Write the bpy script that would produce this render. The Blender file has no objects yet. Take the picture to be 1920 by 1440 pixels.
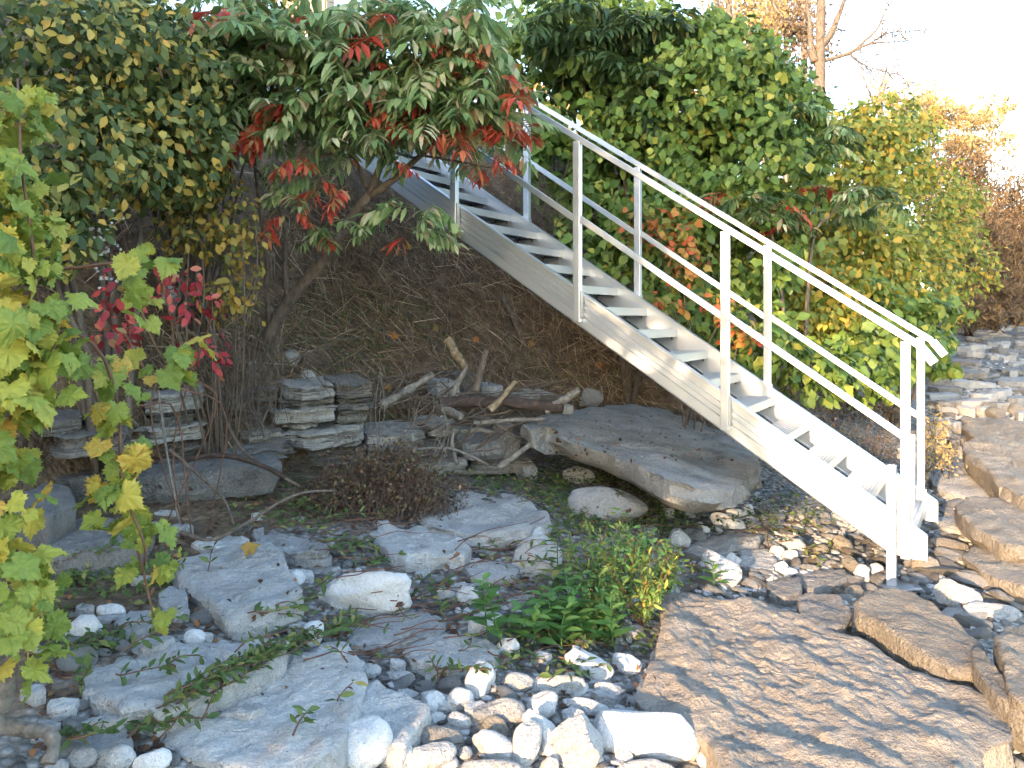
import bpy, bmesh, math, random
import numpy as np
from mathutils import Vector, Matrix
from mathutils.bvhtree import BVHTree

random.seed(11)
rng = np.random.default_rng(11)
scene = bpy.context.scene
C = scene.collection
R = math.radians

# ------------------------------------------------------------------ camera
F, CX, HY, EYE = 1550.0, 960.0, 597.0, 1.5          # focal length and horizon in photo pixels, eye height in metres
cam_d = bpy.data.cameras.new('camera')
cam = bpy.data.objects.new('camera', cam_d)
C.objects.link(cam)
cam.location = (0, 0, EYE)
cam.rotation_euler = (R(90), 0, 0)
cam_d.sensor_width = 36
cam_d.lens = 36 * F / 1920
cam_d.shift_y = -(720 - HY) / 1920
cam_d.clip_start = 0.05
cam_d.clip_end = 2000
scene.camera = cam

# ------------------------------------------------------------------ light
SUN_EL = 11.0
SUN_TRAVEL = (0.50, 0.866)                           # plan direction in which the sunlight travels
world = bpy.data.worlds.new('World')
scene.world = world
world.use_nodes = True
wn, wl = world.node_tree.nodes, world.node_tree.links
sky = wn.new('ShaderNodeTexSky')
sky.sky_type = 'NISHITA'
sky.sun_disc = False
sky.sun_elevation = R(SUN_EL)
sky.sun_rotation = math.atan2(-SUN_TRAVEL[0], -SUN_TRAVEL[1])
sky.altitude = 100
sky.dust_density = 1.0
sky.ozone_density = 1.0
wl.new(sky.outputs[0], wn['Background'].inputs[0])
wn['Background'].inputs[1].default_value = 0.15
sun_d = bpy.data.lights.new('sun', 'SUN')
sun_d.energy = 2.2
sun_d.angle = R(0.6)
sun_d.color = (1.0, 0.67, 0.38)
sun = bpy.data.objects.new('sun', sun_d)
C.objects.link(sun)
ce = math.cos(R(SUN_EL))
SUN_DIR = Vector((SUN_TRAVEL[0] * ce, SUN_TRAVEL[1] * ce, -math.sin(R(SUN_EL)))).normalized()
sun.rotation_euler = SUN_DIR.to_track_quat('-Z', 'Y').to_euler()
sun.location = (-10, -18, 8)
vs = scene.view_settings
vs.view_transform = 'Standard'
vs.look = 'None'
vs.gamma = 1
vs.use_curve_mapping = False
vs.exposure = 2.8
scene.cycles.use_adaptive_sampling = True
scene.cycles.adaptive_threshold = 0.05
scene.cycles.max_bounces = 4
scene.cycles.diffuse_bounces = 2
scene.cycles.glossy_bounces = 2
scene.cycles.transmission_bounces = 2
scene.cycles.transparent_max_bounces = 6

# ------------------------------------------------------------------ helpers
NX, NY = -0.864, 0.5035        # inland (up the bank, also up the stair)
SX, SY = 0.5035, 0.864         # along the shore, away from the camera


def P(px, py, Y):
    return np.array([(px - CX) / F * Y, Y, EYE - (py - HY) / F * Y])


def _hash(i, j, k):
    h = (i * 374761393 + j * 668265263 + k * 2147483647 + 144665) & 0xffffffff
    h = ((h ^ (h >> 13)) * 1274126177) & 0xffffffff
    h = h ^ (h >> 16)
    return (h & 0xffff) / 32767.5 - 1.0


def vnoise(p):
    p = np.asarray(p, float)
    i = np.floor(p).astype(np.int64)
    f = p - i
    f = f * f * (3 - 2 * f)
    x, y, z = i[:, 0], i[:, 1], i[:, 2]
    r = 0
    for a in (0, 1):
        for b in (0, 1):
            for c in (0, 1):
                w = (f[:, 0] if a else 1 - f[:, 0]) * (f[:, 1] if b else 1 - f[:, 1]) * (f[:, 2] if c else 1 - f[:, 2])
                r = r + w * _hash(x + a, y + b, z + c)
    return r


def fbm(p, o=3, g=0.5):
    p = np.asarray(p, float)
    r, a = 0, 1.0
    for _ in range(o):
        r = r + a * vnoise(p)
        p = p * 2.03 + 17.3
        a *= g
    return r


def smooth(a, b, x):
    t = np.clip((np.asarray(x, float) - a) / (b - a), 0, 1)
    return t * t * (3 - 2 * t)


PU = [-400, -40, -8, -3, 0, 1, 2, 3, 4.25, 4.5, 4.85, 5.45, 6.25, 7.5, 10, 60, 400]
PZ = [-6, -2.5, -0.9, -0.25, -0.04, 0.0, 0.1, 0.28, 0.46, 0.95, 1.5, 2.8, 3.85, 4.3, 4.8, 6, 6]


def G(x, y):
    x, y = np.atleast_1d(np.asarray(x, float)), np.atleast_1d(np.asarray(y, float))
    u = NX * x + NY * y
    v = SX * x + SY * y
    off = 0.45 * (1 - smooth(1.0, 3.0, v)) + 1.5 * smooth(6.7, 9.0, v)
    off = off * smooth(0.6, 2.0, u)
    uu = u + off + 0.12 * vnoise(np.stack([v * 1.3, u * 0 + 3.3, u * 0], -1)) * smooth(2, 3.5, u)
    z = np.interp(uu, PU, PZ)
    z = z + 1.2 * smooth(9, 34, v) * smooth(-9, -2.5, u) * (1 - smooth(1.5, 5, u))
    q = np.stack([x, y, x * 0], -1)
    near = 1 - smooth(30, 60, np.hypot(x, y))
    z = z + near * (0.035 * fbm(q * 1.7, 3) + 0.07 * fbm(q * 2.2 + 9, 3) * smooth(4.0, 4.9, uu))
    return z


def ghit(px, py, h=0.0):
    Y = np.geomspace(1.2, 80, 3000)
    z = EYE - (py - HY) / F * Y
    g = G((px - CX) / F * Y, Y) + h
    k = np.argmax(z < g)
    if not (z < g).any():
        k = len(Y) - 1
    return float(Y[k])


def mesh(name, V, T, mat, smooth_=True, matidx=None):
    V = np.ascontiguousarray(V, dtype=np.float32).reshape(-1, 3)
    T = np.ascontiguousarray(T, dtype=np.int32).reshape(-1, 3)
    me = bpy.data.meshes.new(name)
    me.vertices.add(len(V))
    me.vertices.foreach_set('co', V.ravel())
    me.loops.add(len(T) * 3)
    me.loops.foreach_set('vertex_index', T.ravel())
    me.polygons.add(len(T))
    me.polygons.foreach_set('loop_start', np.arange(0, len(T) * 3, 3, dtype=np.int32))
    me.polygons.foreach_set('use_smooth', np.full(len(T), bool(smooth_)))
    mats = mat if isinstance(mat, (list, tuple)) else [mat]
    for m in mats:
        me.materials.append(m)
    if matidx is not None:
        me.polygons.foreach_set('material_index', np.asarray(matidx, dtype=np.int32))
    me.update(calc_edges=True)
    return me


def obj(name, me, parent=None, loc=(0, 0, 0)):
    o = bpy.data.objects.new(name, me)
    C.objects.link(o)
    o.location = loc
    if parent is not None:
        o.parent = parent
    return o


def tag(o, label=None, cat=None, group=None, kind=None):
    if label:
        o['label'] = label
    if cat:
        o['category'] = cat
    if group:
        o['group'] = group
    if kind:
        o['kind'] = kind
    return o


def thing(name, label, cat, loc, group=None):
    o = bpy.data.objects.new(name, None)
    C.objects.link(o)
    o.empty_display_size = 0.1
    o.location = loc
    return tag(o, label, cat, group)


class MB:
    """collects triangles"""
    def __init__(self):
        self.V, self.T, self.n = [], [], 0

    def add(self, V, T):
        V = np.asarray(V, float).reshape(-1, 3)
        self.V.append(V)
        self.T.append(np.asarray(T, int).reshape(-1, 3) + self.n)
        self.n += len(V)

    def box(self, c, ax, ay, az):
        c, ax, ay, az = (np.asarray(q, float) for q in (c, ax, ay, az))
        V = [c + i * ax + j * ay + k * az for k in (-.5, .5) for j in (-.5, .5) for i in (-.5, .5)]
        T = [(0, 2, 1), (1, 2, 3), (4, 5, 6), (5, 7, 6), (0, 1, 4), (1, 5, 4), (2, 6, 3), (3, 6, 7), (0, 4, 2), (2, 4, 6), (1, 3, 5), (3, 7, 5)]
        if np.dot(np.cross(ax, ay), az) < 0:
            T = [t[::-1] for t in T]
        self.add(V, T)

    def tube(self, pts, rad, n=7, wob=0.0, cap=True):
        pts = np.asarray(pts, float)
        rad = np.broadcast_to(np.asarray(rad, float), (len(pts),))
        tg = np.gradient(pts, axis=0)
        tg /= np.linalg.norm(tg, axis=1, keepdims=True) + 1e-9
        ref = np.array([0.31, 0.77, 0.55])
        a = np.cross(tg, ref)
        a /= np.linalg.norm(a, axis=1, keepdims=True) + 1e-9
        b = np.cross(tg, a)
        th = np.arange(n) * 2 * np.pi / n
        V = pts[:, None] + rad[:, None, None] * (np.cos(th)[None, :, None] * a[:, None] + np.sin(th)[None, :, None] * b[:, None])
        V = V.reshape(-1, 3)
        if wob:
            V = V + wob * np.stack([vnoise(V * 22 + k * 9.1) for k in range(3)], -1) * np.repeat(rad, n)[:, None]
        m = len(pts)
        i = np.arange(m - 1)[:, None] * n
        j = np.arange(n)[None]
        p0, p1, p2, p3 = i + j, i + (j + 1) % n, i + n + j, i + n + (j + 1) % n
        T = np.concatenate([np.stack([p0, p1, p2], -1).reshape(-1, 3), np.stack([p1, p3, p2], -1).reshape(-1, 3)])
        if cap:
            V = np.vstack([V, pts[0], pts[-1]])
            k0, k1 = m * n, m * n + 1
            jj = np.arange(n)
            T = np.vstack([T, np.stack([np.full(n, k0), (jj + 1) % n, jj], -1), np.stack([np.full(n, k1), (m - 1) * n + jj, (m - 1) * n + (jj + 1) % n], -1)])
        self.add(V, T)

    def arrays(self):
        return np.vstack(self.V), np.vstack(self.T)

    def build(self, name, mat, parent=None, origin=(0, 0, 0), smooth_=True, sharp=None):
        V, T = self.arrays()
        me = mesh(name, V - np.asarray(origin), T, mat, smooth_)
        if sharp:
            me.set_sharp_from_angle(angle=R(sharp))
        return obj(name, me, parent)


def curve_pts(pts, n):
    """Catmull-Rom through control points"""
    p = np.asarray(pts, float)
    if len(p) == 2:
        t = np.linspace(0, 1, n)[:, None]
        return p[0] * (1 - t) + p[1] * t
    p = np.vstack([2 * p[0] - p[1], p, 2 * p[-1] - p[-2]])
    m = len(p) - 3
    out = []
    for t in np.linspace(0, m - 1e-6, n):
        i = int(t)
        f = t - i
        a, b, c, d = p[i], p[i + 1], p[i + 2], p[i + 3]
        out.append(.5 * (2 * b + (c - a) * f + (2 * a - 5 * b + 4 * c - d) * f * f + (3 * b - a - 3 * c + d) * f ** 3))
    return np.array(out)


# ------------------------------------------------------------------ materials
def nodes_of(m):
    m.use_nodes = True
    nt = m.node_tree
    return nt, nt.nodes, nt.links, nt.nodes['Principled BSDF']


def ramp(n, stops):
    r = n.new('ShaderNodeValToRGB')
    e = r.color_ramp.elements
    while len(e) < len(stops):
        e.new(0.5)
    for i, (p, c) in enumerate(stops):
        e[i].position = p
        e[i].color = (*c, 1)
    return r


def leaf_mat(name, stops, trans=0.35, rough=0.55, spots=0.18, nscale=14):
    m = bpy.data.materials.new(name)
    nt, n, l, b = nodes_of(m)
    oi = n.new('ShaderNodeObjectInfo')
    ge = n.new('ShaderNodeNewGeometry')
    ad = n.new('ShaderNodeMath'); ad.operation = 'ADD'
    l.new(oi.outputs['Random'], ad.inputs[0])
    l.new(ge.outputs['Random Per Island'], ad.inputs[1])
    fr = n.new('ShaderNodeMath'); fr.operation = 'FRACT'
    l.new(ad.outputs[0], fr.inputs[0])
    tc = n.new('ShaderNodeTexCoord')
    nz = n.new('ShaderNodeTexNoise')
    nz.inputs['Scale'].default_value = nscale
    nz.inputs['Detail'].default_value = 1
    l.new(tc.outputs['Object'], nz.inputs['Vector'])
    mm = n.new('ShaderNodeMath'); mm.operation = 'MULTIPLY_ADD'
    l.new(nz.outputs[0], mm.inputs[0])
    mm.inputs[1].default_value = spots * 2
    mm.inputs[2].default_value = -spots
    a2 = n.new('ShaderNodeMath'); a2.operation = 'ADD'; a2.use_clamp = True
    l.new(fr.outputs[0], a2.inputs[0])
    l.new(mm.outputs[0], a2.inputs[1])
    rp = ramp(n, stops)
    l.new(a2.outputs[0], rp.inputs[0])
    l.new(rp.outputs[0], b.inputs['Base Color'])
    b.inputs['Roughness'].default_value = rough
    b.inputs['Specular IOR Level'].default_value = 0.35
    tr = n.new('ShaderNodeBsdfTranslucent')
    l.new(rp.outputs[0], tr.inputs[0])
    mx = n.new('ShaderNodeMixShader')
    mx.inputs[0].default_value = trans
    l.new(b.outputs[0], mx.inputs[1])
    l.new(tr.outputs[0], mx.inputs[2])
    l.new(mx.outputs[0], n['Material Output'].inputs[0])
    return m


def rock_mat(name, base, dark, stain, scale=6.0, bump=0.5, stain_amt=0.35, strata=0.0):
    m = bpy.data.materials.new(name)
    nt, n, l, b = nodes_of(m)
    tc = n.new('ShaderNodeTexCoord')
    oi = n.new('ShaderNodeObjectInfo')
    sc = n.new('ShaderNodeVectorMath'); sc.operation = 'MULTIPLY_ADD'
    sc.inputs[1].default_value = (1, 1, 1)
    l.new(tc.outputs['Object'], sc.inputs[0])
    cm = n.new('ShaderNodeCombineXYZ')
    k = n.new('ShaderNodeMath'); k.operation = 'MULTIPLY'; k.inputs[1].default_value = 37.0
    l.new(oi.outputs['Random'], k.inputs[0])
    for i in range(3):
        l.new(k.outputs[0], cm.inputs[i])
    l.new(cm.outputs[0], sc.inputs[2])
    vec = sc.outputs[0]

    def noise(s, d=6, r=0.6, v=vec):
        q = n.new('ShaderNodeTexNoise')
        q.inputs['Scale'].default_value = s
        q.inputs['Detail'].default_value = d
        q.inputs['Roughness'].default_value = r
        l.new(v, q.inputs['Vector'])
        return q.outputs[0]
    big = noise(scale, 2)
    fine = noise(scale * 8, 4, 0.7)
    spk = noise(scale * 22, 1, 0.6)
    r1 = ramp(n, [(0.28, dark), (0.55, base), (0.8, tuple(min(1, c * 1.12) for c in base))])
    mixf = n.new('ShaderNodeMath'); mixf.operation = 'MULTIPLY_ADD'
    l.new(fine, mixf.inputs[0]); mixf.inputs[1].default_value = 0.55
    mm = n.new('ShaderNodeMath'); mm.operation = 'MULTIPLY'; mm.inputs[1].default_value = 0.5
    l.new(big, mm.inputs[0]); l.new(mm.outputs[0], mixf.inputs[2])
    l.new(mixf.outputs[0], r1.inputs[0])
    # stains
    r2 = ramp(n, [(0.52, (0, 0, 0)), (0.72, (1, 1, 1))])
    l.new(noise(scale * 0.7, 2, 0.55, tc.outputs['Object']), r2.inputs[0])
    sm = n.new('ShaderNodeMath'); sm.operation = 'MULTIPLY'; sm.inputs[1].default_value = stain_amt
    l.new(r2.outputs[0], sm.inputs[0])
    mx = n.new('ShaderNodeMixRGB')
    l.new(sm.outputs[0], mx.inputs[0]); l.new(r1.outputs[0], mx.inputs[1]); mx.inputs[2].default_value = (*stain, 1)
    # dark pits
    r3 = ramp(n, [(0.27, (0.25, 0.24, 0.23)), (0.36, (1, 1, 1))])
    l.new(spk, r3.inputs[0])
    m2 = n.new('ShaderNodeMixRGB'); m2.blend_type = 'MULTIPLY'; m2.inputs[0].default_value = 0.7
    l.new(mx.outputs[0], m2.inputs[1]); l.new(r3.outputs[0], m2.inputs[2])
    # each stone a little lighter or darker
    hv = n.new('ShaderNodeHueSaturation')
    vv = n.new('ShaderNodeMapRange')
    vv.inputs[3].default_value = 0.82; vv.inputs[4].default_value = 1.12
    l.new(oi.outputs['Random'], vv.inputs[0])
    l.new(vv.outputs[0], hv.inputs['Value'])
    l.new(m2.outputs[0], hv.inputs['Color'])
    l.new(hv.outputs[0], b.inputs['Base Color'])
    b.inputs['Roughness'].default_value = 0.85
    b.inputs['Specular IOR Level'].default_value = 0.25
    h = n.new('ShaderNodeMath'); h.operation = 'ADD'
    l.new(noise(scale * 3.2, 3, 0.65), h.inputs[0]); l.new(fine, h.inputs[1])
    hh = h.outputs[0]
    if strata:
        mp = n.new('ShaderNodeMapping')
        mp.inputs['Scale'].default_value = (0.12, 0.12, 1)
        l.new(vec, mp.inputs[0])
        s = noise(scale * 9, 3, 0.6, mp.outputs[0])
        h2 = n.new('ShaderNodeMath'); h2.operation = 'MULTIPLY_ADD'; h2.inputs[1].default_value = strata
        l.new(s, h2.inputs[0]); l.new(hh, h2.inputs[2])
        hh = h2.outputs[0]
    bp = n.new('ShaderNodeBump')
    bp.inputs['Strength'].default_value = bump
    bp.inputs['Distance'].default_value = 0.03
    l.new(hh, bp.inputs['Height'])
    l.new(bp.outputs[0], b.inputs['Normal'])
    return m


def rippled_mat(name):
    m = rock_mat(name, (0.37, 0.33, 0.285), (0.20, 0.185, 0.17), (0.27, 0.24, 0.205), 9, 0.8, 0.45)
    nt, n, l, b = nodes_of(m)
    tc = n.new('ShaderNodeTexCoord')
    mp = n.new('ShaderNodeMapping')
    mp.vector_type = 'TEXTURE'
    mp.inputs['Rotation'].default_value = (0, 0, R(-68))
    mp.inputs['Scale'].default_value = (1 / 5.0, 1 / 15.0, 0.2)
    l.new(tc.outputs['Object'], mp.inputs[0])
    q = n.new('ShaderNodeTexNoise')
    q.inputs['Scale'].default_value = 1.0; q.inputs['Detail'].default_value = 4; q.inputs['Roughness'].default_value = 0.6
    l.new(mp.outputs[0], q.inputs['Vector'])
    r = ramp(n, [(0.56, (0, 0, 0)), (0.66, (1, 1, 1))])
    l.new(q.outputs[0], r.inputs[0])
    src = b.inputs['Base Color'].links[0].from_socket
    mx = n.new('ShaderNodeMixRGB')
    k = n.new('ShaderNodeMath'); k.operation = 'MULTIPLY'; k.inputs[1].default_value = 0.5
    l.new(r.outputs[0], k.inputs[0]); l.new(k.outputs[0], mx.inputs[0])
    l.new(src, mx.inputs[1]); mx.inputs[2].default_value = (0.15, 0.148, 0.145, 1)
    l.new(mx.outputs[0], b.inputs['Base Color'])
    bp = n.new('ShaderNodeBump'); bp.inputs['Strength'].default_value = 0.6; bp.inputs['Distance'].default_value = 0.02
    bp.invert = True
    l.new(q.outputs[0], bp.inputs['Height'])
    l.new(b.inputs['Normal'].links[0].from_socket, bp.inputs['Normal'])
    l.new(bp.outputs[0], b.inputs['Normal'])
    return m


def simple_mat(name, stops, scale=20, rough=0.7, bump=0.3, metallic=0.0, stretch=(1, 1, 1), dist=0.01):
    m = bpy.data.materials.new(name)
    nt, n, l, b = nodes_of(m)
    tc = n.new('ShaderNodeTexCoord')
    mp = n.new('ShaderNodeMapping')
    mp.inputs['Scale'].default_value = stretch
    l.new(tc.outputs['Object'], mp.inputs[0])
    nz = n.new('ShaderNodeTexNoise')
    nz.inputs['Scale'].default_value = scale
    nz.inputs['Detail'].default_value = 6
    nz.inputs['Roughness'].default_value = 0.65
    l.new(mp.outputs[0], nz.inputs['Vector'])
    rp = ramp(n, stops)
    l.new(nz.outputs[0], rp.inputs[0])
    l.new(rp.outputs[0], b.inputs['Base Color'])
    b.inputs['Roughness'].default_value = rough
    b.inputs['Metallic'].default_value = metallic
    if bump:
        bp = n.new('ShaderNodeBump')
        bp.inputs['Strength'].default_value = bump
        bp.inputs['Distance'].default_value = dist
        l.new(nz.outputs[0], bp.inputs['Height'])
        l.new(bp.outputs[0], b.inputs['Normal'])
    return m


M = {}
M['lime'] = rock_mat('limestone_grey', (0.42, 0.425, 0.43), (0.23, 0.23, 0.23), (0.28, 0.25, 0.205), 6, 0.9, 0.4)
M['white'] = rock_mat('limestone_white', (0.64, 0.645, 0.65), (0.45, 0.45, 0.45), (0.52, 0.48, 0.41), 8, 0.6, 0.3)
M['pale'] = rock_mat('limestone_pale', (0.60, 0.602, 0.602), (0.37, 0.37, 0.37), (0.48, 0.45, 0.40), 7, 1.0, 0.35)
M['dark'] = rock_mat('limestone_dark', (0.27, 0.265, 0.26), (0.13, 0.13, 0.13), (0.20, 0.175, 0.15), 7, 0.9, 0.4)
M['tan'] = rock_mat('limestone_tan', (0.32, 0.29, 0.25), (0.16, 0.15, 0.135), (0.23, 0.20, 0.17), 8, 1.0, 0.45)
M['speckle'] = rock_mat('limestone_speckled', (0.23, 0.228, 0.225), (0.06, 0.06, 0.06), (0.34, 0.335, 0.33), 9, 1.0, 0.5, strata=0.8)
M['lichen'] = rock_mat('limestone_lichen', (0.37, 0.365, 0.35), (0.15, 0.145, 0.135), (0.20, 0.175, 0.15), 5, 1.0, 0.55)
M['ripple'] = rippled_mat('limestone_rippled')
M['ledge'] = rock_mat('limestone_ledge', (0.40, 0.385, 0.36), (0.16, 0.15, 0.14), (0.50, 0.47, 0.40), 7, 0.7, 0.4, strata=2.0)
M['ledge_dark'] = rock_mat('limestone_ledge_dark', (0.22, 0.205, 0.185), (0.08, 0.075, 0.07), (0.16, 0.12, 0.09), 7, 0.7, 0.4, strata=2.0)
M['bark'] = simple_mat('bark', [(0.3, (0.06, 0.045, 0.035)), (0.6, (0.16, 0.125, 0.10)), (0.75, (0.26, 0.22, 0.19))], 30, 0.85, 0.6, stretch=(1, 1, 0.35))
M['bark_pale'] = simple_mat('bark_pale', [(0.3, (0.12, 0.10, 0.085)), (0.6, (0.26, 0.22, 0.18)), (0.75, (0.36, 0.31, 0.26))], 18, 0.85, 0.6, stretch=(1, 1, 0.3))
M['bark_dark'] = simple_mat('bark_dark', [(0.3, (0.02, 0.014, 0.011)), (0.6, (0.065, 0.042, 0.032)), (0.78, (0.15, 0.10, 0.08))], 28, 0.85, 0.8)
M['drift'] = simple_mat('driftwood', [(0.3, (0.09, 0.078, 0.066)), (0.55, (0.20, 0.178, 0.152)), (0.75, (0.33, 0.305, 0.265))], 34, 0.85, 0.7)
M['drift_yellow'] = simple_mat('driftwood_rotten', [(0.3, (0.12, 0.08, 0.045)), (0.55, (0.26, 0.20, 0.125)), (0.75, (0.42, 0.35, 0.23))], 30, 0.85, 0.7)
M['twig'] = simple_mat('twig', [(0.3, (0.06, 0.043, 0.033)), (0.7, (0.17, 0.13, 0.10))], 12, 0.85, 0)
M['twig_red'] = simple_mat('twig_red', [(0.3, (0.10, 0.045, 0.03)), (0.7, (0.20, 0.10, 0.06))], 12, 0.7, 0)
M['dry'] = leaf_mat('dry_grass', [(0.0, (0.10, 0.065, 0.04)), (0.45, (0.21, 0.145, 0.09)), (0.8, (0.34, 0.25, 0.165)), (1.0, (0.50, 0.40, 0.28))], 0.15, 0.8)
M['plank'] = simple_mat('shed_plank', [(0.3, (0.42, 0.30, 0.20)), (0.7, (0.58, 0.45, 0.33))], 14, 0.75, 0.3, stretch=(1, 1, 0.1))
M['roof'] = simple_mat('shed_roof', [(0.3, (0.09, 0.085, 0.08)), (0.7, (0.16, 0.15, 0.145))], 30, 0.9, 0.4)


def alu(name, col, rough, met):
    m = bpy.data.materials.new(name)
    nt, n, l, b = nodes_of(m)
    tc = n.new('ShaderNodeTexCoord')
    nz = n.new('ShaderNodeTexNoise')
    nz.inputs['Scale'].default_value = 3.0
    nz.inputs['Detail'].default_value = 8
    nz.inputs['Roughness'].default_value = 0.7
    l.new(tc.outputs['Object'], nz.inputs['Vector'])
    rp = ramp(n, [(0.3, tuple(c * 0.95 for c in col)), (0.6, col)])
    l.new(nz.outputs[0], rp.inputs[0])
    l.new(rp.outputs[0], b.inputs['Base Color'])
    b.inputs['Metallic'].default_value = met
    r2 = n.new('ShaderNodeMapRange')
    r2.inputs[3].default_value = rough - 0.07; r2.inputs[4].default_value = rough + 0.1
    l.new(nz.outputs[0], r2.inputs[0])
    l.new(r2.outputs[0], b.inputs['Roughness'])
    return m


M['alu'] = alu('aluminium', (0.57, 0.615, 0.68), 0.38, 0.75)
M['alu_tread'] = alu('aluminium_tread', (0.44, 0.45, 0.47), 0.45, 0.7)
M['steel'] = simple_mat('bolt_steel', [(0.3, (0.10, 0.095, 0.09)), (0.7, (0.2, 0.19, 0.18))], 30, 0.6, 0, 0.6)

M['grape'] = leaf_mat('grape_leaf', [(0.0, (0.15, 0.23, 0.045)), (0.3, (0.27, 0.34, 0.065)), (0.65, (0.43, 0.44, 0.08)), (0.88, (0.56, 0.46, 0.09)), (1.0, (0.54, 0.32, 0.06))], 0.3, 0.5, 0.22, 9)
M['dark_leaf'] = leaf_mat('thicket_leaf', [(0.0, (0.039, 0.067, 0.020)), (0.45, (0.095, 0.134, 0.038)), (0.68, (0.224, 0.235, 0.067)), (0.86, (0.470, 0.381, 0.090)), (1.0, (0.538, 0.336, 0.067))], 0.25, 0.5, 0.08)
M['yellow_leaf'] = leaf_mat('yellow_shrub_leaf', [(0.0, (0.09, 0.12, 0.03)), (0.35, (0.19, 0.19, 0.05)), (0.6, (0.38, 0.29, 0.06)), (1.0, (0.48, 0.30, 0.06))], 0.3)
M['red_leaf'] = leaf_mat('red_creeper_leaf', [(0.0, (0.16, 0.02, 0.025)), (0.5, (0.42, 0.04, 0.05)), (0.75, (0.55, 0.10, 0.08)), (0.9, (0.50, 0.20, 0.12)), (1.0, (0.25, 0.22, 0.07))], 0.3)
M['sumac_green'] = leaf_mat('sumac_leaf', [(0.0, (0.142, 0.236, 0.088)), (0.45, (0.236, 0.342, 0.130)), (0.75, (0.378, 0.448, 0.212)), (0.9, (0.590, 0.590, 0.378)), (1.0, (0.425, 0.165, 0.083))], 0.38, 0.5, 0.15, 5)
M['sumac_red'] = leaf_mat('sumac_red_leaf', [(0.0, (0.30, 0.05, 0.035)), (0.45, (0.55, 0.075, 0.045)), (0.7, (0.55, 0.15, 0.07)), (0.88, (0.38, 0.20, 0.09)), (1.0, (0.20, 0.22, 0.08))], 0.35, 0.5, 0.2, 5)
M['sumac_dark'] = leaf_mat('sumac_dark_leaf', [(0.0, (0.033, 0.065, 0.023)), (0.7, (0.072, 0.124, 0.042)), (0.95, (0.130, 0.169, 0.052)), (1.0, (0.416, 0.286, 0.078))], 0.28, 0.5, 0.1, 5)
M['maple'] = leaf_mat('bush_leaf', [(0.0, (0.071, 0.130, 0.028)), (0.6, (0.130, 0.214, 0.044)), (0.93, (0.220, 0.285, 0.057)), (1.0, (0.415, 0.389, 0.071))], 0.2, 0.5, 0.1)
M['olive'] = leaf_mat('olive_bush_leaf', [(0.0, (0.102, 0.168, 0.029)), (0.38, (0.197, 0.241, 0.044)), (0.72, (0.349, 0.320, 0.055)), (1.0, (0.524, 0.349, 0.058))], 0.2, 0.55, 0.12)
M['orange_leaf'] = leaf_mat('orange_vine_leaf', [(0.0, (0.10, 0.15, 0.03)), (0.4, (0.26, 0.24, 0.05)), (0.65, (0.48, 0.24, 0.06)), (0.85, (0.55, 0.16, 0.05)), (1.0, (0.50, 0.09, 0.04))], 0.3)
M['brown_leaf'] = leaf_mat('brown_shrub_leaf', [(0.0, (0.08, 0.055, 0.035)), (0.6, (0.16, 0.11, 0.065)), (1.0, (0.28, 0.18, 0.08))], 0.3, 0.7)
M['gold_leaf'] = leaf_mat('golden_leaf', [(0.0, (0.30, 0.22, 0.09)), (0.6, (0.48, 0.36, 0.16)), (1.0, (0.56, 0.40, 0.20))], 0.4, 0.6)
M['herb'] = leaf_mat('herb_leaf', [(0.0, (0.07, 0.16, 0.045)), (0.6, (0.12, 0.26, 0.065)), (1.0, (0.20, 0.34, 0.09))], 0.3, 0.45, 0.1)
M['vine'] = leaf_mat('ground_vine_leaf', [(0.0, (0.05, 0.09, 0.025)), (0.6, (0.10, 0.16, 0.045)), (0.85, (0.17, 0.21, 0.06)), (1.0, (0.32, 0.27, 0.09))], 0.3, 0.5, 0.1)
M['litter'] = leaf_mat('fallen_leaf', [(0.0, (0.05, 0.028, 0.02)), (0.6, (0.13, 0.07, 0.042)), (0.9, (0.26, 0.14, 0.07)), (1.0, (0.42, 0.15, 0.05))], 0.1, 0.8)
M['seed'] = leaf_mat('dry_seed_head', [(0.0, (0.05, 0.03, 0.022)), (0.45, (0.11, 0.06, 0.04)), (0.75, (0.18, 0.11, 0.065)), (0.9, (0.12, 0.12, 0.045)), (1.0, (0.34, 0.26, 0.16))], 0.15, 0.8)
M['flower'] = leaf_mat('aster_petal', [(0.0, (0.7, 0.7, 0.66)), (1.0, (0.8, 0.8, 0.78))], 0.2, 0.6)
M['goldflower'] = leaf_mat('golden_flower', [(0.0, (0.45, 0.30, 0.04)), (1.0, (0.58, 0.36, 0.05))], 0.25, 0.6)

# ------------------------------------------------------------------ ground
gm = bpy.data.materials.new('ground_soil')
nt, n, l, b = nodes_of(gm)
tc = n.new('ShaderNodeTexCoord')


def gn(s, d=4, r=0.65):
    q = n.new('ShaderNodeTexNoise')
    q.inputs['Scale'].default_value = s; q.inputs['Detail'].default_value = d; q.inputs['Roughness'].default_value = r
    l.new(tc.outputs['Object'], q.inputs['Vector'])
    return q.outputs[0]


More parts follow.
